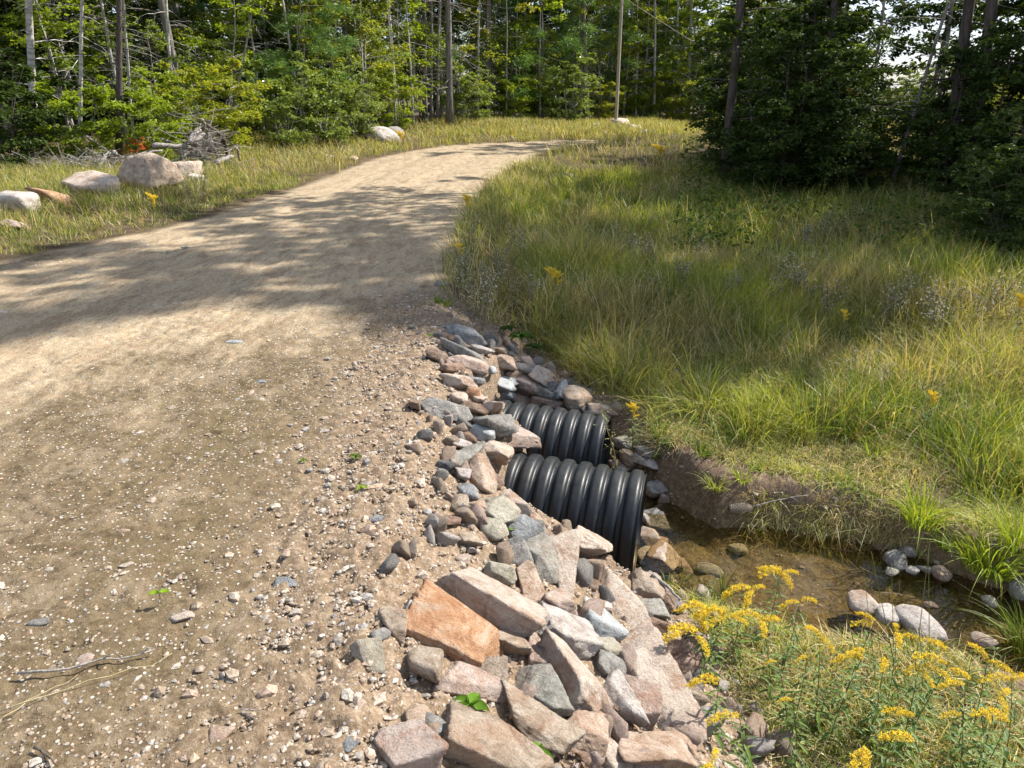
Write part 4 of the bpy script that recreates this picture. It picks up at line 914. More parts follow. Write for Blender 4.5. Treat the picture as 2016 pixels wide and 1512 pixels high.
gstick([(1281, 1163), (1318, 1196), (1336, 1215)], .011, 'weathered grey stick on the brown pointed stone', .10, seed=8)
# pine cone
mb = MB(); rc = np.random.RandomState(3); L_ = .125
for k in range(150):
    t_ = k/150; r_c = .019*math.sin(math.pi*min(1, .12+.88*t_))**.6; a_ = k*2.39996; c0 = np.array([t_*L_, r_c*math.cos(a_), r_c*math.sin(a_)]); od = np.array([.45, math.cos(a_), math.sin(a_)]); od /= np.linalg.norm(od); sd_ = np.cross(od, [1, 0, 0]); sd_ /= np.linalg.norm(sd_)
    b0 = c0 - od*.008; tip = c0 + od*.011; w_ = .008
    q_ = np.array([b0, c0+sd_*w_, tip+sd_*w_*.5, tip-sd_*w_*.5, c0-sd_*w_]); q2 = q_ - np.array([.0022, 0, 0]); col_ = np.array([(.16, .11, .08)]*1 + [(.26, .21, .17)] + [(.50, .46, .42)]*2 + [(.26, .21, .17)]*1)
    mb.add(np.vstack([q_, q2]), [np.array([[0, 1, 2], [0, 2, 3], [0, 3, 4], [5, 7, 6], [5, 8, 7], [5, 9, 8]]), np.array([[0, 5, 6, 1], [1, 6, 7, 2], [2, 7, 8, 3], [3, 8, 9, 4], [4, 9, 5, 0]])], np.vstack([col_, col_]))
mb.tube([(0, 0, 0), (L_, 0, 0)], .009, 6, (.12, .08, .06))
P = hit(1435, 1009); o = link('pine_cone', mb.build('pine_cone', M_PLANT, False), loc=P+[0, 0, .028], rot=(0, 0, R(5)), scale=1.15); thing(o, 'long grey pine cone with pale scale tips lying above the pool', 'pine cone')
# ---------------------------------------------------------------- grass and herbs
def blades(rng, P, h, lean, bend, w, col, levels=(0, .38, .72, 1.)):
    """P n x 3, h n, lean unit n x 2 * amount, bend amount, w half width"""
    n_ = len(P); lv = np.array(levels); k = len(lv); az = rng.uniform(0, 6.28, n_); sd = np.stack([np.cos(az), np.sin(az), np.zeros(n_)], 1)
    la = np.linalg.norm(lean, axis=1); c = np.zeros((n_, k, 3))
    c[:, :, :2] = P[:, None, :2] + lean[:, None, :]*(h[:, None]*(lv[None]*.35 + lv[None]**2*.65))[..., None]
    c[:, :, 2] = P[:, None, 2] + h[:, None]*(lv[None] - (bend + .38*la)[:, None]*lv[None]**2.2)
    V = np.empty((n_, 2*(k-1)+1, 3)); tp = (1-lv[:-1])**.6*w[:, None]; tp[:, 0] *= .75
    V[:, 0:2*(k-1):2] = c[:, :-1] + sd[:, None]*tp[..., None]; V[:, 1:2*(k-1):2] = c[:, :-1] - sd[:, None]*tp[..., None]; V[:, -1] = c[:, -1]
    fs = []
    for i in range(k-2): fs.append([2*i, 2*i+1, 2*i+3, 2*i+2])
    q = np.array(fs); t = np.array([[2*(k-2), 2*(k-2)+1, 2*(k-1)]]); m_ = 2*(k-1)+1; o = (np.arange(n_)*m_)[:, None, None]
    return V.reshape(-1, 3), [(q[None]+o).reshape(-1, 4), (t[None]+o).reshape(-1, 3)], np.repeat(col, m_, 0)
GREEN = np.array([(.11, .17, .028), (.16, .225, .035), (.225, .28, .042), (.31, .345, .06), (.085, .145, .045)])
STRAW = np.array([(.48, .40, .21), (.60, .52, .33), (.42, .35, .19), (.36, .35, .14), (.30, .21, .12)])
def tuft_field(name, label, seed, tx, ty, per, hgt, green, mat=None, wid=.0028, spread=.09, leanamt=.55, bendv=.1, levels=(0, .38, .72, 1.), br=1.):
    """tufts at tx, ty; each a fan of blades leaning outward; green in 0..1 per tuft"""
    r_ = np.random.RandomState(seed); n_ = len(tx); per_ = np.maximum(1, (per*r_.uniform(.5, 1.5, n_)).astype(int)); I = np.repeat(np.arange(n_), per_); m_ = len(I)
    tl = r_.normal(size=(n_, 2))*.30 + np.array([-.10, -.02]); a = r_.uniform(0, 6.28, m_); rr = np.sqrt(r_.uniform(0, 1, m_))*spread*(.6+.8*r_.uniform(0, 1, n_))[I]
    x_ = tx[I] + rr*np.cos(a); y_ = ty[I] + rr*np.sin(a)
    lean = np.stack([np.cos(a), np.sin(a)], 1)*(rr/spread*leanamt*r_.uniform(.4, 1.4, m_))[:, None] + tl[I] + r_.normal(size=(m_, 2))*.15
    hh = (hgt*r_.uniform(.65, 1.25, n_))[I]*r_.uniform(.5, 1.15, m_); tg = np.clip(green + r_.normal(size=n_)*.16, 0, 1)[I]
    isg = r_.uniform(0, 1, m_) < tg; hue = r_.randint(0, 5, n_)[I]; pn = noise(tx*1.7, ty*1.7, 0, 5)[I]; hue = np.where(pn > .62, 3, np.where(pn < .3, 0, hue)); hue = np.where(r_.uniform(0, 1, m_) < .65, hue, r_.randint(0, 5, m_))
    col = np.where(isg[:, None], GREEN[hue], STRAW[hue])*r_.uniform(.72, 1.25, (m_, 1))*br
    P = np.stack([x_, y_, ground_z(x_, y_, False)-.01], 1); w_ = wid*r_.uniform(.6, 1.5, m_)*(1+.09*np.maximum(y_-4, 0))
    V, F, c = blades(r_, P, hh, lean, bendv*r_.uniform(.2, 2.2, m_), w_, col, levels)
    o = link(name, mesh(name, V, F, mat or M_GRASS, False, c)); kind(o, 'stuff', label); return m_
rr_ = np.random.RandomState(101); tot = 0
def field(n_, x0, x1, y0, y1, pw, ok):
    y_ = y0 + (y1-y0)*rr_.uniform(0, 1, n_)**pw; x_ = rr_.uniform(0, 1, n_)*(x1-x0)+x0; k = ok(x_, y_) & (x_ < y_*.86+1.8) & (x_ > -y_*.86-1.8); return x_[k], y_[k]
bankd = lambda x_, y_: chan(x_, y_)
# tall meadow, three depths
okm = lambda x_, y_: (x_ > np.where(y_ < 6.2, xt(y_)+.12, xc(y_)+.18+.25*noise(x_*3, y_*3, 0, 7))) & (bankd(x_, y_) > np.where((y_ > 4.9) & (x_ < 1.6), .15, .42) + .6*noise(x_*2, y_*2, 0, 91)) & (y_ > 3.9)
x_, y_ = field(11000, .2, 10, 3.9, 9, 1.1, okm); hz = .20 + .34*noise(x_*1.3, y_*1.3, 0, 92) + .05*(y_-5).clip(0, 3); gr = ss(.25, .7, noise(x_*.9, y_*.9, 0, 93))*.5+.30
tot += tuft_field('meadow_grass', 'tall tufted meadow grass right of the pipes', 1, x_, y_, 17, hz, gr, spread=.11)
x_, y_ = field(9000, -1, 17, 9, 17, 1., okm); gr = ss(.25, .7, noise(x_*.9, y_*.9, 0, 93))*.5+.35
tot += tuft_field('meadow_grass', 'shaded meadow grass before the grove', 2, x_, y_, 10, .42+0*x_, gr, spread=.16)
okf = lambda x_, y_: (x_ > xc(y_)+.2)
x_, y_ = field(7000, -1, 36, 17, 44, 1., okf); tot += tuft_field('meadow_grass', 'distant rough grass beside the road bend', 3, x_, y_, 8, .45+0*x_, .35+0*x_, spread=.3)
# arching tussocks
x_, y_ = field(420, .3, 10, 4.6, 12, 1.1, okm); tuft_field('meadow_grass', 'arching tussocks standing out of the meadow grass', 41, x_, y_, 75, .40+.12*noise(x_, y_, 0, 45), .35+.5*noise(x_*3, y_*3, 0, 46), spread=.10, leanamt=1.0, bendv=.22, wid=.003)
# seed stalks
x_, y_ = field(900, -.6, 9, 4.4, 14, 1., okm); tuft_field('grass_stalks', 'tall thin dry seed stalks rising over the meadow', 4, x_, y_, 2.2, .62+.2*noise(x_, y_, 0, 95), 0*x_+.05, wid=.0017, spread=.06, leanamt=.4, bendv=.12)
# road edge strip on the right and both banks of the near road
oks = lambda x_, y_: (x_ > xc(y_)+.02) & (x_ < xc(y_)+.9)
x_, y_ = field(1300, -1, 1.4, 6.1, 17, 1., oks); tuft_field('verge_grass', 'scruffy dry grass along the right road edge', 5, x_, y_, 14, .34+0*x_, .35+0*x_, spread=.12)
# left verge
okl = lambda x_, y_: (x_ < xl(y_)-.04-.22*noise(x_*2, y_*2, 0, 17)) & (x_ > xl(y_)-4.5-.2*y_) 
x_, y_ = field(9000, -15, -2, 5, 15, 1., okl); dl = xl(y_)-x_; hz = .13+.16*ss(.2, 1.4, dl); gr = .62 - .2*ss(.4, 2, dl) + .25*(noise(x_, y_, 0, 97)-.5)
tot += tuft_field('verge_grass', 'grass of the left verge before the boulders', 6, x_, y_, 12, hz, gr, spread=.12)
x_, y_ = field(14000, -14, 12, 15, 37, 1., okl); tot += tuft_field('verge_grass', 'dry grass of the left verge round the road bend', 7, x_, y_, 8, .36+0*x_, .36+0*x_, spread=.24)
okb = lambda x_, y_: (y_ > 26.2) & (y_ < 38) & (x_ < 14)
x_, y_ = field(6000, -3, 14, 26.8, 38, 1., lambda a, b: (b > np.interp(a, [-3, -.8, 2.7, 9, 14], [24.5, 25.8, 27.6, 30.5, 32]))); tot += tuft_field('verge_grass', 'straw coloured grass beyond the road bend', 8, x_, y_, 8, .34+0*x_, .25+0*x_, spread=.3)
# short matted dry grass on the stream bank
okk = lambda x_, y_: (bankd(x_, y_) > .05 + .38*noise(x_*2.2, y_*2.2, 0, 29)) & (bankd(x_, y_) < 1.35) & (y_ > 3.4) & (x_ > np.maximum(xt(y_)+.15, 1.0))
x_, y_ = field(20000, .9, 6, 3.4, 6, 1.2, okk); gr = .18+.45*ss(.45, .75, noise(x_*2, y_*2, 0, 99))
k = rr_.uniform(0, 1, len(x_)) < ss(.2, .45, noise(x_*3, y_*3, 0, 98) + .2); x_, y_, gr = x_[k], y_[k], gr[k]
tot += tuft_field('bank_grass', 'short matted dry grass on the far stream bank', 9, x_, y_, 11, .08+.10*noise(x_*2.5, y_*2.5, 0, 96), gr+.12, wid=.0021, spread=.05, leanamt=1.1, bendv=.35, br=1.3)
okh = lambda x_, y_: (bankd(x_, y_) > -.02) & (bankd(x_, y_) < .14) & (y_ > 3.7) & (x_ > 1.5)
x_, y_ = field(9000, 1.5, 5, 3.6, 5, 1., okh); tuft_field('bank_grass', 'dead grass hanging over the undercut bank', 19, x_, y_, 14, .12+0*x_, .15+0*x_, wid=.0018, spread=.05, leanamt=1.2, bendv=.9, br=1.3)
# herb mat under the goldenrod
okg = lambda x_, y_: (x_ > xt(y_)+.02) & (bankd(x_, y_) > .10 + .4*ss(1.9, 2.4, x_)) & (y_ < 3.2)
x_, y_ = field(11000, .9, 4.6, .9, 3.2, 1., okg); tot += tuft_field('ground_cover', 'tangled low herbs and dry grass under the goldenrod', 10, x_, y_, 9, .10+.08*noise(x_*2, y_*2, 0, 94), .36+.4*(noise(x_*1.5, y_*1.5, 0, 89)-.3), wid=.0022, spread=.06, leanamt=.9, bendv=.3, br=1.2)
print('blades', tot)
# small-leaved herbs (stems with lance leaves)
def lance(rng, base, d, L, W, col, mb, droop=.5):
    d = unit(np.asarray(d, float)); s_ = unit(np.cross(d, [0, 0, 1.])); q = np.array([0, .3, .65, 1.]); c = base + d*(q*L)[:, None] + np.stack([0*q, 0*q, -droop*L*q**2], 1); ww = np.array([.15, 1, .8, 0])*W
    lft = c + s_*ww[:, None] + np.array([0, 0, 1])*(ww*.25)[:, None]; rgt = c - s_*ww[:, None] + np.array([0, 0, 1])*(ww*.25)[:, None]
    V = np.vstack([c, lft[:3], rgt[:3]]); F4 = np.array([[0, 1, 5, 4], [1, 2, 6, 5], [1, 0, 7, 8], [2, 1, 8, 9]]); F3 = np.array([[2, 3, 6], [3, 2, 9]]); mb.add(V, [F4, F3], col)
def stem_and_leaves(rng, H, lean, nl, LL, cols, r=.0022):
    q = np.linspace(0, 1, 7); az = 0.; c = np.stack([lean*H*q**1.6, .02*H*np.sin(q*3), H*q*(1-.18*abs(lean)*q)], 1)
    sb = MB(); sb.tube(c, r*(1-.5*q), 5, (.16, .15, .06)); lb = MB()
    for k in range(nl):
        f = .08 + .84*k/nl; b_ = np.array([np.interp(f, q, c[:, j]) for j in range(3)]); a = k*2.4 + rng.normal()*.3; l = LL*(1.15-.6*f)*rng.uniform(.7, 1.2)
        cl = np.array(cols[rng.randint(len(cols))])*rng.uniform(.8, 1.2); lance(rng, b_, (math.cos(a), math.sin(a), rng.uniform(.1, .6)), l, l*.085, cl, lb, rng.uniform(.2, .7))
    return sb.build('stem', M_PLANT, False), lb.build('leaves', M_PLANT, False), c[-1]
def plume_mesh(seed, L, dens=1.4):
    """one-sided arching goldenrod spray of tiny florets"""
    rng = np.random.RandomState(seed); mb = MB(); nb = int(26*dens)
    q = np.linspace(0, 1, 8); ax = np.stack([L*(q*.9), 0*q, L*(.42*q - .55*q**2)], 1); mb.tube(ax, .0014*(1-.6*q), 4, (.30, .28, .08), cap=False)
    allp = []
    for k in range(nb*6):
        f = (rng.randint(0, 15)+rng.uniform(.25, .75))/15; b_ = np.array([np.interp(f, q, ax[:, j]) for j in range(3)]); wdt = L*.24*(1-.5*f)*(.4+.6*min(1, f*5)); a = rng.choice([-1.2, -.7, -.25, .25, .7, 1.2]) + rng.normal()*.12
        rad = wdt*rng.uniform(.25, 1); b_ = b_ + 0; p = b_ + np.array([rng.normal()*.008*L*4 + rad*.5, rad*math.sin(a), rad*math.cos(a)*.75]); allp.append((p, f))
    V = []; Cc = []
    for p, f in allp:
        for m_ in range(4):
            c = p + rng.normal(size=3)*.0028; d = unit(rng.normal(size=3) + [0, 0, .7]); s_ = unit(np.cross(d, rng.normal(size=3))); t_ = np.cross(d, s_); z = rng.uniform(.0020, .0036)
            V += [c + s_*z, c - s_*z*.5 + t_*z*.87, c - s_*z*.5 - t_*z*.87, c + d*z*1.2]
            old = rng.uniform() < .28*(1-f)+.04; cc_ = np.array((.56, .43, .13) if old else (.93, .76, .07))*rng.uniform(.75, 1.15); Cc += [cc_]*4
    V = np.array(V); k = np.arange(len(V)//4)[:, None]*4; F = np.concatenate([k+[0, 1, 3], k+[1, 2, 3], k+[2, 0, 3], k+[0, 2, 1]]); mb.add(V, F, np.array(Cc)); return mb.build('flower_spray', M_FLOWER, False)
PLUME = [plume_mesh(s, .15, d) for s, d in ((1, 1.), (2, 1.2), (3, .8), (4, 1.1))]
HG = [(.09, .15, .03), (.12, .18, .035), (.16, .20, .045), (.075, .125, .03)]
def goldenrod(head_px, z, dirs, label, H=None, size=1., name='goldenrod', upr=0.):
    """head_px: picture place of the top; dirs: [(yaw deg, dx, dz, scale)] sprays"""
    global gseed; gseed += 1; rng = np.random.RandomState(gseed); T = at_z(*head_px, z)
    lean = rng.uniform(-.15, .28); gz_ = G0(T[0], T[1]); H = T[2]-gz_; H = max(H, .12); az = rng.uniform(2.4, 3.9)
    st, lv, tip = stem_and_leaves(rng, H/(1-.18*abs(lean)), lean, int(14+H*34), .085, HG)
    bx_ = T[0]-tip[0]*math.cos(az); by_ = T[1]-tip[0]*math.sin(az); e = link(name, None, loc=(bx_, by_, T[2]-tip[2]), rot=(0, 0, az)); thing(e, label, 'goldenrod', 'goldenrod plants by the stream')
    link('stem', st, e); link('leaves', lv, e)
    for (yaw, off, dz, s_) in dirs:
        o = link('flower_spray', PLUME[rng.randint(4)], e, loc=(tip[0]+off*math.cos(R(yaw)-az)*.5, tip[1]+off*math.sin(R(yaw)-az)*.5, tip[2]+dz-.006), rot=(rng.uniform(-.3, .3), rng.uniform(-.15, .2) - upr, R(yaw)-az), scale=s_*size)
gseed = 500
GD = [(1540, 1120, -.42, [(200, 0, 0, 1.1), (150, 0, -.02, .9), (20, 0, -.03, .8), (280, 0, -.02, .8)], 'goldenrod with pale arching bloom, highest of the left clump over the pool'),
 (1480, 1155, -.42, [(190, 0, 0, 1.2), (240, 0, -.02, .9), (30, 0, -.02, .7)], 'goldenrod bending left in the middle of the left clump'),
 (1430, 1200, -.42, [(185, 0, 0, 1.2), (215, 0, -.03, 1.1), (160, 0, -.02, .9), (340, .02, -.03, .7)], 'goldenrod with broad bloom right of the ice blue boulder'),
 (1390, 1195, -.45, [(180, 0, 0, 1.1), (250, 0, -.03, 1.), (120, 0, -.02, .8)], 'leftmost goldenrod leaning over the riprap'),
 (1372, 1240, -.45, [(200, 0, 0, 1.3), (165, 0, .01, 1.), (285, 0, -.03, .9)], 'goldenrod drooping onto the biggest slab'),
 (1500, 1215, -.42, [(170, 0, 0, 1.), (260, 0, -.02, .8), (20, 0, -.02, .8)], 'goldenrod in the lower right of the left clump'),
 (1575, 1180, -.42, [(10, 0, 0, .7), (190, 0, -.01, .8)], 'goldenrod at the right of the left clump over the pool'),
 (1415, 1340, -.40, [(175, 0, 0, 1.0), (150, 0, .01, .6)], 'bright goldenrod spray hanging before the pink brown boulder'),
 (1455, 1408, -.40, [(180, 0, 0, .95)], 'single goldenrod spray above the green angular stone'),
 (1615, 1250, -.35, [(110, 0, 0, .7), (290, 0, .0, .7)], 'upright narrow goldenrod spray in the gap between clumps'),
 (1590, 1290, -.38, [(200, 0, 0, .45)], 'small goldenrod head low in the herbs'),
 (1720, 1228, -.33, [(175, 0, 0, .75), (140, 0, .02, .6)], 'goldenrod before the angular white stone'),
 (1700, 1290, -.33, [(180, 0, 0, .95), (200, 0, .03, .7)], 'goldenrod with flat bright spray below the cream stream stone'),
 (1740, 1295, -.33, [(240, 0, 0, .7)], 'short curled goldenrod spray right of the flat bright one'),
 (1765, 1245, -.33, [(250, 0, 0, .7), (70, 0, .01, .5)], 'goldenrod with bulky head before the large white boulder'),
 (1810, 1255, -.33, [(170, 0, 0, .7), (340, 0, -.01, .8)], 'goldenrod forked left and right below the large white boulder'),
 (1812, 1305, -.33, [(330, 0, 0, .9), (200, 0, -.01, .6), (280, 0, -.02, .7)], 'thick double goldenrod head in the middle of the right clump'),
 (1865, 1312, -.33, [(160, 0, .01, 1.), (345, 0, -.01, .7)], 'goldenrod with long drooping spray right of the double head'),
 (1900, 1345, -.33, [(180, 0, 0, .8)], 'goldenrod with short level spray under the drooping one'),
 (1945, 1295, -.30, [(110, 0, 0, .7), (320, 0, -.01, .7)], 'goldenrod in front of the mud at the right'),
 (1990, 1335, -.28, [(180, 0, 0, .9), (20, 0, -.01, .7)], 'goldenrod at the right edge with wide spray'),
 (1965, 1370, -.28, [(260, 0, 0, .6), (30, 0, 0, .6)], 'goldenrod below the wide spray at the right edge'),
 (1800, 1410, -.30, [(150, 0, 0, .8), (170, 0, .01, .5)], 'goldenrod spray slanting in the lower middle of the herbs'),
 (1895, 1405, -.30, [(175, 0, 0, .6)], 'small goldenrod spray left of the dark leafy stem'),
 (1930, 1390, -.30, [(270, 0, 0, .5)], 'tiny goldenrod tuft on the dark leafy stem'),
 (1985, 1420, -.26, [(150, 0, 0, .9), (110, 0, 0, .6)], 'goldenrod cut by the right edge'),
 (1800, 1452, -.28, [(180, 0, 0, .95)], 'low level goldenrod spray near the bottom'),
 (1700, 1475, -.26, [(230, 0, 0, 1.), (250, 0, .01, .7)], 'goldenrod with dense bright tip at the bottom edge'),
 (1400, 1500, -.40, [(240, 0, 0, .9), (60, 0, .0, .6)], 'pale goldenrod spray at the bottom between pink slabs and herbs'),
 (1530, 1300, -.42, [(190, 0, 0, .4)], 'tiny bright goldenrod head deep in the herbs'),
 (1560, 1375, -.42, [(180, 0, 0, .45)], 'lone small goldenrod head in the centre of the herbs')]
for g in GD: goldenrod(g[:2], g[2], g[3], g[4], size=.82)
for px, py, dz, lb, s_ in [(302, 402, .22, 'bright goldenrod standing in the left verge grass', 1.2), (1085, 545, .55, 'goldenrod rising over the right verge grass', .75), (1098, 552, .5, 'shorter goldenrod right of the verge one', .8), (920, 402, .5, 'goldenrod at the right road edge', .9), (905, 495, .3, 'low goldenrod at the shaded road edge', .65), (1247, 815, .28, 'yellow spike of blossom at the meadow edge behind the rear pipe', .7), (788, 272, .5, 'distant goldenrod before the big grey trunk', 1.6), (1835, 790, .3, 'single yellow flower in the meadow right of the pipes', .6), (1662, 625, .35, 'little yellow bloom in the meadow centre', .6), (2008, 600, .5, 'yellow bloom at the right edge of the meadow', .8), (1300, 305, .5, 'yellow bloom at the edge of the dark grove shade', 2.)]:
    P = hit(px, py, dz); goldenrod((px, py), float(P[2]), [(180, 0, 0, s_), (0, 0, -.01, s_*.8), (270, 0, .02, s_*.8), (90, 0, .02, s_*.7), (45, 0, .03, s_*.6), (135, 0, .03, s_*.7), (225, 0, .0, s_*.6), (315, 0, -.04, s_*.7)], lb, upr=R(62))
# leafy herbs (no bloom)
HERB = []
for s_ in range(5):
    rng = np.random.RandomState(900+s_); st, lv, tip = stem_and_leaves(rng, .30, .2, 22, .075, HG + [(.16, .19, .08)]); HERB.append((st, lv))
def herb(x_, y_, s, label, group): 
    a, b_ = random.choice(HERB); e = link('leafy_weed', None, loc=(x_, y_, G0(x_, y_)-.01), rot=(random.uniform(-.3, .3), random.uniform(-.3, .3), random.uniform(0, 6.28)), scale=s); thing(e, label, 'weed', group); link('stem', a, e); link('leaves', b_, e)
k = 0
while k < 62:
    x_, y_ = rr_.uniform(.9, 3.6), rr_.uniform(1.2, 3.1)
    if x_ > xt(y_)+.02 and chan(np.array([x_]), np.array([y_]))[0] > .12: herb(x_, y_, rr_.uniform(.35, .8), 'low leafy green weed among the goldenrod stems', 'weeds under the goldenrod'); k += 1
# white asters
def aster_mesh(seed):
    rng = np.random.RandomState(seed); sb = MB(); fb = MB(); H = .5
    for m_ in range(5):
        a = rng.uniform(0, 6.28); q = np.linspace(0, 1, 5); l = rng.uniform(.06, .2); c = np.stack([l*q*math.cos(a), l*q*math.sin(a), H*q*rng.uniform(.75, 1.1)], 1); sb.tube(c, .0018, 4, (.20, .19, .10), cap=False)
        for k_ in range(22):
            f = rng.uniform(.5, 1); p = np.array([np.interp(f, q, c[:, j]) for j in range(3)]) + rng.normal(size=3)*.035; sb.tube([c[int(f*4)], p], .0007, 3, (.2, .18, .1), cap=False)
            n_ = unit(rng.normal(size=3)*.6+[0, 0, 1]); s_ = unit(np.cross(n_, [1, .3, 0])); t_ = np.cross(n_, s_); z = rng.uniform(.006, .010); aa = np.arange(6)*math.pi/3; V = np.vstack([p + n_*.002, p + (np.cos(aa)[:, None]*s_ + np.sin(aa)[:, None]*t_)*z])
            fb.add(V, np.array([[0, 1+i, 1+(i+1) % 6] for i in range(6)]), (.40, .38, .32))
        for k_ in range(14):
            f = rng.uniform(.1, .9); p = np.array([np.interp(f, q, c[:, j]) for j in range(3)]); a2 = rng.uniform(0, 6.28); lance(rng, p, (math.cos(a2), math.sin(a2), .3), .035, .004, (.11, .13, .055), sb, .3)
    return sb.build('stem', M_PLANT, False), fb.build('blossoms', M_FLOWER, False)
AST = [aster_mesh(s) for s in (1, 2, 3)]
def aster(px, py, s, label, group='white asters in the meadow'):
    P = hit(px, py, .45*s if px > 500 else 0.); a, b_ = random.choice(AST); e = link('aster', None, loc=(P[0], P[1], G0(P[0], P[1])), rot=(0, 0, random.uniform(0, 6)), scale=s); thing(e, label, 'aster', group); link('stem', a, e); link('blossoms', b_, e)
for i in range(17): aster(rr_.uniform(1740, 2030), rr_.uniform(545, 600), rr_.uniform(.8, 1.15), 'white flowered aster in the fuzzy row at the right of the meadow')
for i in range(22): aster(rr_.uniform(1250, 1760), rr_.uniform(400, 560), rr_.uniform(.7, 1.1), 'thin white aster scattered in the shaded meadow', 'asters scattered in the shaded meadow')
for i in range(16): aster(rr_.uniform(900, 1060), rr_.uniform(430, 560), rr_.uniform(.6, .95), 'dry bushy aster along the right road edge', 'asters along the right road edge')
for px, py, s_, lb in [(1700, 700, .7, 'white aster alone in the middle of the meadow'), (1840, 745, .6, 'white aster in front of the meadow near the yellow flower'), (1760, 720, .6, 'small aster cluster in the mid meadow'), (400, 400, 1., 'grey bushy aster in the left verge below the cream boulder'), (385, 415, .9, 'second grey bushy aster in the left verge'), (1285, 470, 1., 'white aster near the sunlit far meadow')]: aster(px, py, s_, lb)
# bright sedge tufts
def sedge(px, py, n_, h, label, col, sp=.10, Y=None, lean=.9, w=.0042, seed=0, grp='bright sedge tufts by the stream'):
    r_ = np.random.RandomState(seed+300); P = hit(px, py); a = r_.uniform(0, 6.28, n_); rr = np.sqrt(r_.uniform(0, 1, n_))*sp; B = np.stack([rr*np.cos(a), rr*np.sin(a), np.zeros(n_)], 1)
    ln = np.stack([np.cos(a), np.sin(a)], 1)*(rr/sp*lean*r_.uniform(.5, 1.3, n_))[:, None] + r_.normal(size=(n_, 2))*.14; c = np.array(col)[r_.randint(0, len(col), n_)]*r_.uniform(.8, 1.2, (n_, 1))
    V, F, cc_ = blades(r_, B, h*r_.uniform(.45, 1.15, n_), ln, .22*r_.uniform(.2, 2., n_), w*r_.uniform(.6, 1.3, n_), c, (0, .2, .42, .64, .84, 1.))
    o = link('sedge_tuft', mesh('sedge_tuft', V, F, M_GRASS, False, cc_), loc=(P[0], P[1], G0(P[0], P[1])-.01)); thing(o, label, 'sedge', grp)
LIME = [(.22, .30, .03), (.28, .36, .04), (.17, .25, .03), (.34, .38, .06)]; DG = [(.09, .15, .03), (.13, .19, .04), (.18, .22, .06)]
for i, a in enumerate([(1945, 1120, 230, .40, 'large lime green sedge clump overhanging the right end of the pool', LIME, .12), (2010, 1080, 150, .42, 'lime sedge at the right edge behind the large clump', LIME, .11), (1815, 1030, 170, .36, 'lime green sedge clump on the bank above the pebble cluster', LIME, .10),
        (1420, 1180, 45, .26, 'small green sedge standing before the pool near the cream orange stone', DG, .03), (2030, 1290, 150, .40, 'dark green sedge arching in at the lower right edge', DG, .10), (1865, 1075, 60, .2, 'small sedge between the two lime clumps', DG, .06),
        (1720, 900, 60, .24, 'slender lime sedge in the mat above the pool', LIME, .05), (1462, 945, 40, .16, 'little lime sedge at the top of the bank', LIME, .04), (1490, 925, 35, .14, 'tiny sedge right of the little lime one', LIME, .04), (1380, 895, 60, .16, 'pale green sedge near the striped stone', DG, .05),
        (1410, 960, 90, .15, 'sprawling pale sedge at the bank above the pool', [(.30, .32, .10), (.25, .28, .08)], .05), (1340, 1130, 60, .12, 'dark low sedge by the cream orange stone', DG, .07), (1320, 1165, 70, .12, 'dark low sedge under the front pipe mouth', DG, .08),
        (1690, 870, 70, .34, 'tall sedge with long bent blades in the middle of the bank', LIME, .05), (1300, 860, 50, .3, 'sedge behind the rear pipe mouth with long bent blades', DG, .06), (870, 600, 60, .16, 'dark green tuft at the shaded road edge', DG, .07)]):
    sedge(*a[:5], a[5], a[6], seed=i)
# rushes rising out of the herbs before the pool
for i, (x0, y0, x1, y1) in enumerate([(1690, 1300, 1640, 1100), (1725, 1340, 1700, 1120), (1760, 1300, 1755, 1110), (1800, 1330, 1830, 1070), (1770, 1350, 1715, 1085), (1750, 1400, 1720, 1190), (1830, 1300, 1828, 1080), (1600, 1330, 1480, 1030)]):
    A_ = at_z(x0, y0, -.8); B_ = at_y(x1, y1, A_[1]+.05); q = np.linspace(0, 1, 8)[:, None]; mb = MB(); mb.tube((A_*(1-q)+B_*q) - A_, .0022*(1-.6*q[:, 0]), 5, (.22, .24, .08)); o = link('rush_stalk', mb.build('rush_stalk', M_PLANT), loc=A_); thing(o, 'thin green rush stalk standing before the pool', 'rush', 'rush stalks before the pool')
# dry weed before the rear pipe
mb = MB(); rw = np.random.RandomState(5); P = at_z(1215, 955, -.8); T = at_y(1187, 790, P[1]); q = np.linspace(0, 1, 8)[:, None]; c = (P*(1-q)+T*q)-P; c[:, 0] += .02*np.sin(q[:, 0]*5); mb.tube(c, .002, 4, (.30, .26, .12))
for i in range(34):
    b_ = c[rw.randint(1, 8)]; d_ = unit(rw.normal(size=3)+[0, 0, .5]); l = rw.uniform(.03, .09); mb.tube([b_, b_+d_*l], .001, 3, (.30, .25, .12), cap=False)
    for k_ in range(2): lance(rw, b_+d_*l*rw.uniform(.5, 1), d_+rw.normal(size=3)*.6, rw.uniform(.012, .03), .004, (.26, .27, .10), mb)
o = link('dry_weed', mb.build('dry_weed', M_PLANT, False), loc=P); thing(o, 'spindly dry weed standing before the rear pipe mouth', 'weed')
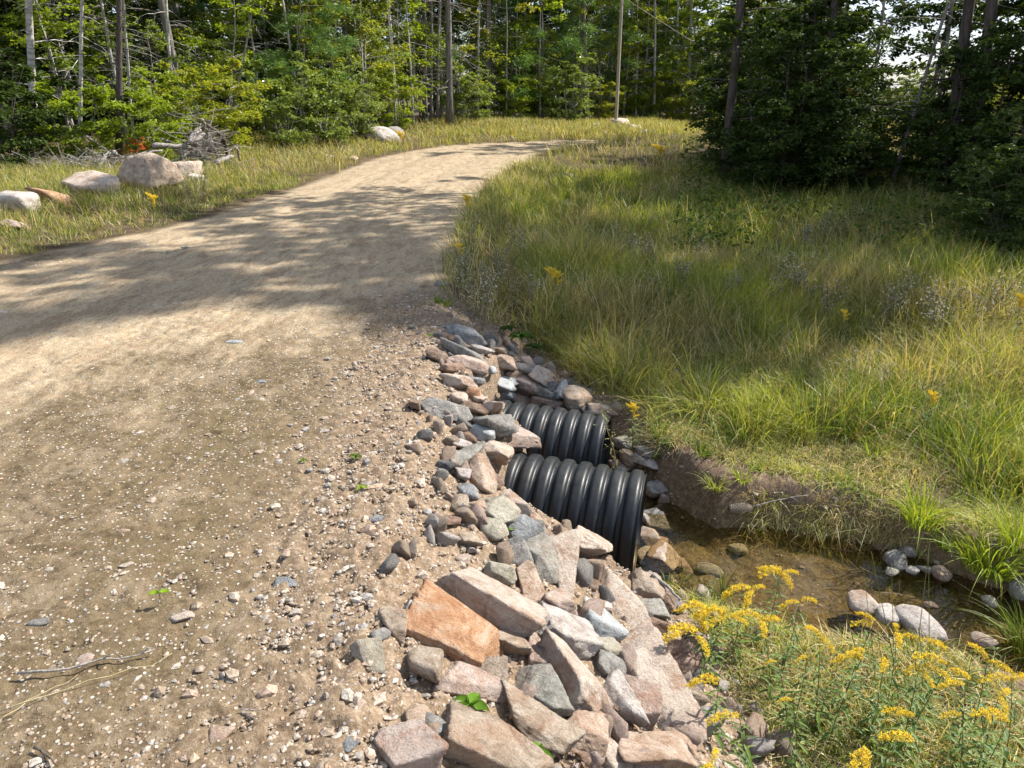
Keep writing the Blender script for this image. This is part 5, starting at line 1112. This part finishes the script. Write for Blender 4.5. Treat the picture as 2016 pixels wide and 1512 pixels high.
# broad-leaved seedlings
def seedling(px, py, n_, L, label, col, H=.05, seed=0, z=.0):
    rng = np.random.RandomState(seed+60); P = hit(px, py); e = link('seedling', None, loc=(P[0], P[1], P[2]+z)); thing(e, label, 'seedling', 'seedlings growing between the stones'); sb = MB(); sb.tube([(0, 0, -.01), (0, 0, H)], .0013, 5, (.25, .2, .08)); link('stem', sb.build('stem', M_PLANT), e)
    for k in range(n_):
        a = k*2*math.pi/n_ + rng.uniform(-.4, .4); mb = MB(); q = np.linspace(0, 1, 6); w_ = np.array([.05, .62, .95, .8, .42, 0])*L*.36; d_ = np.array([math.cos(a), math.sin(a), 0]); s_ = np.array([-d_[1], d_[0], 0])
        c = np.array([0, 0, H]) + d_*(q*L)[:, None] + np.stack([0*q, 0*q, L*(.15*q-.25*q*q)], 1); V = np.vstack([c, c+s_*w_[:, None]+[0, 0, .012*L/.05], c-s_*w_[:, None]+[0, 0, .012*L/.05]]); V[5+6] = c[5]; V[5+12] = c[5]
        F = np.array([[i, i+1, i+7, i+6] for i in range(5)] + [[i+1, i, i+12, i+13] for i in range(5)]); mb.add(V, F, np.array(col)*rng.uniform(.85, 1.2)); link('leaf', mb.build('leaf', M_PLANT, True), e)
BG = (.10, .20, .018)
for i, a in enumerate([(925, 1418, 5, .062, 'bright green seedling with five pointed leaves among the bottom stones', BG, .05), (318, 1190, 2, .035, 'tiny lime seedling alone on the near road', (.22, .34, .03), .045), (985, 1335, 3, .022, 'small three leaved seedling in the leaf litter gap', BG, .02), (1050, 1512, 4, .06, 'green leaves at the bottom edge', BG, .04),
        (712, 968, 3, .03, 'yellow green seedling on the gravel shoulder', (.2, .28, .03), .02), (700, 905, 4, .035, 'low dark seedling on the gravel shoulder', (.10, .15, .03), .015), (598, 912, 3, .022, 'little seedling on the gravel left of the shoulder', BG, .015), (1002, 1055, 3, .03, 'green sprout beside the rounded blue grey boulder', BG, .03),
        (1025, 690, 7, .11, 'dark bushy broad leaved plant at the far end of the riprap', (.045, .09, .015), .12), (1050, 700, 6, .09, 'lower dark leafy plant beside the bushy one', (.05, .09, .018), .07), (1000, 665, 6, .08, 'dark leafy plant above the far blue slab', (.04, .08, .015), .08), (845, 668, 3, .03, 'small sprout at the road edge left of the far blue slab', BG, .03),
        (1292, 905, 5, .035, 'small bright sprout on the striped pale stone', BG, .03), (1310, 880, 7, .07, 'spiky dark plant behind the striped pale stone', (.08, .12, .03), .03)]): seedling(*a[:5], a[5], a[6], seed=i)
# dead leaves in the gaps between the stones
rl = np.random.RandomState(8); P_ = []
for px, py, n_ in [(1075, 1300, 60), (1120, 1400, 40), (1165, 1495, 90), (1190, 1410, 20), (980, 1335, 15), (1060, 1340, 25), (1170, 1165, 14), (1240, 1440, 14), (1135, 1500, 40), (1650, 1390, 30), (1880, 1400, 40)]:
    for k in range(n_): P_.append(hit(px + rl.normal()*17, py + rl.normal()*13) + [0, 0, rl.uniform(.004, .03)])
P_ = np.array(P_); n_ = len(P_); Dr = unit(rl.normal(size=(n_, 3))*[1, 1, .35]); Nr = unit(rl.normal(size=(n_, 3))*.5+[0, 0, 1]); l = rl.uniform(.015, .04, n_); V = leaves(None, P_, Dr, Nr, l, l*.33); V[:, 1] += Nr*(l*.25)[:, None]; k = np.arange(n_)*4
c = np.repeat(np.array([(.24, .19, .19), (.32, .27, .26), (.16, .10, .07), (.28, .20, .15)])[rl.randint(0, 4, n_)], 4, 0)
kind(link('dead_leaves', mesh('dead_leaves', V.reshape(-1, 3), np.stack([np.stack([k, k+1, k+2], 1), np.stack([k, k+2, k+3], 1)], 1).reshape(-1, 3), M_PLANT, False, c)), 'stuff', 'curled purple brown dead leaves in the gaps between the stones')
# leaf litter and ferny cover under the grove
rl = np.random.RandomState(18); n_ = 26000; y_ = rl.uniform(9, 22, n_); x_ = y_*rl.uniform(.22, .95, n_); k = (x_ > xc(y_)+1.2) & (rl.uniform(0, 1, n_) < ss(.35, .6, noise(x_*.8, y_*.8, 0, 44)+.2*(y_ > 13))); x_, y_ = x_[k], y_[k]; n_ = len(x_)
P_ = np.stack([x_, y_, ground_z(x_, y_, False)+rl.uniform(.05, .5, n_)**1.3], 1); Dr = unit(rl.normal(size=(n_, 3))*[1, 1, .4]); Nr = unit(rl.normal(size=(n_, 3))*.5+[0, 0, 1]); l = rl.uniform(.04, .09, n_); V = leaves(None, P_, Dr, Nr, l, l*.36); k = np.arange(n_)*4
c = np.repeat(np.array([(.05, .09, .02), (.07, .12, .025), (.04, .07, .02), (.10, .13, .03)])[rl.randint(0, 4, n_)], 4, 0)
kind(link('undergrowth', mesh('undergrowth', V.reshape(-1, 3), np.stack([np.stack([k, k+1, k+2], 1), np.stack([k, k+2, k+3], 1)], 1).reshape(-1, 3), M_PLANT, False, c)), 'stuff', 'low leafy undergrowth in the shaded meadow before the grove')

# dark sunken debris at the shaded end of the pool
rl = np.random.RandomState(28); mb = MB()
for k in range(90):
    px, py = rl.uniform(1640, 2000), rl.uniform(1050, 1290); a_ = at_z(px, py, WATER)
    if chan(np.array([a_[0]]), np.array([a_[1]]))[0] > .12: continue
    d_ = unit(np.array([rl.normal()+1, rl.normal()*.6, rl.normal()*.08])); l = rl.uniform(.05, .22); z_ = np.array([0, 0, rl.uniform(-.03, .012)])
    mb.tube([a_-d_*l*.5+z_, a_+rl.normal(size=3)*.008+z_, a_+d_*l*.5+z_], [.0025, .002, .001], 4, (.07, .05, .035) if rl.rand() < .7 else (.34, .29, .2), cap=False)
kind(link('stream_debris', mb.build('stream_debris', M_PLANT)), 'stuff', 'thin dead stems and twigs caught in the shallow end of the pool')
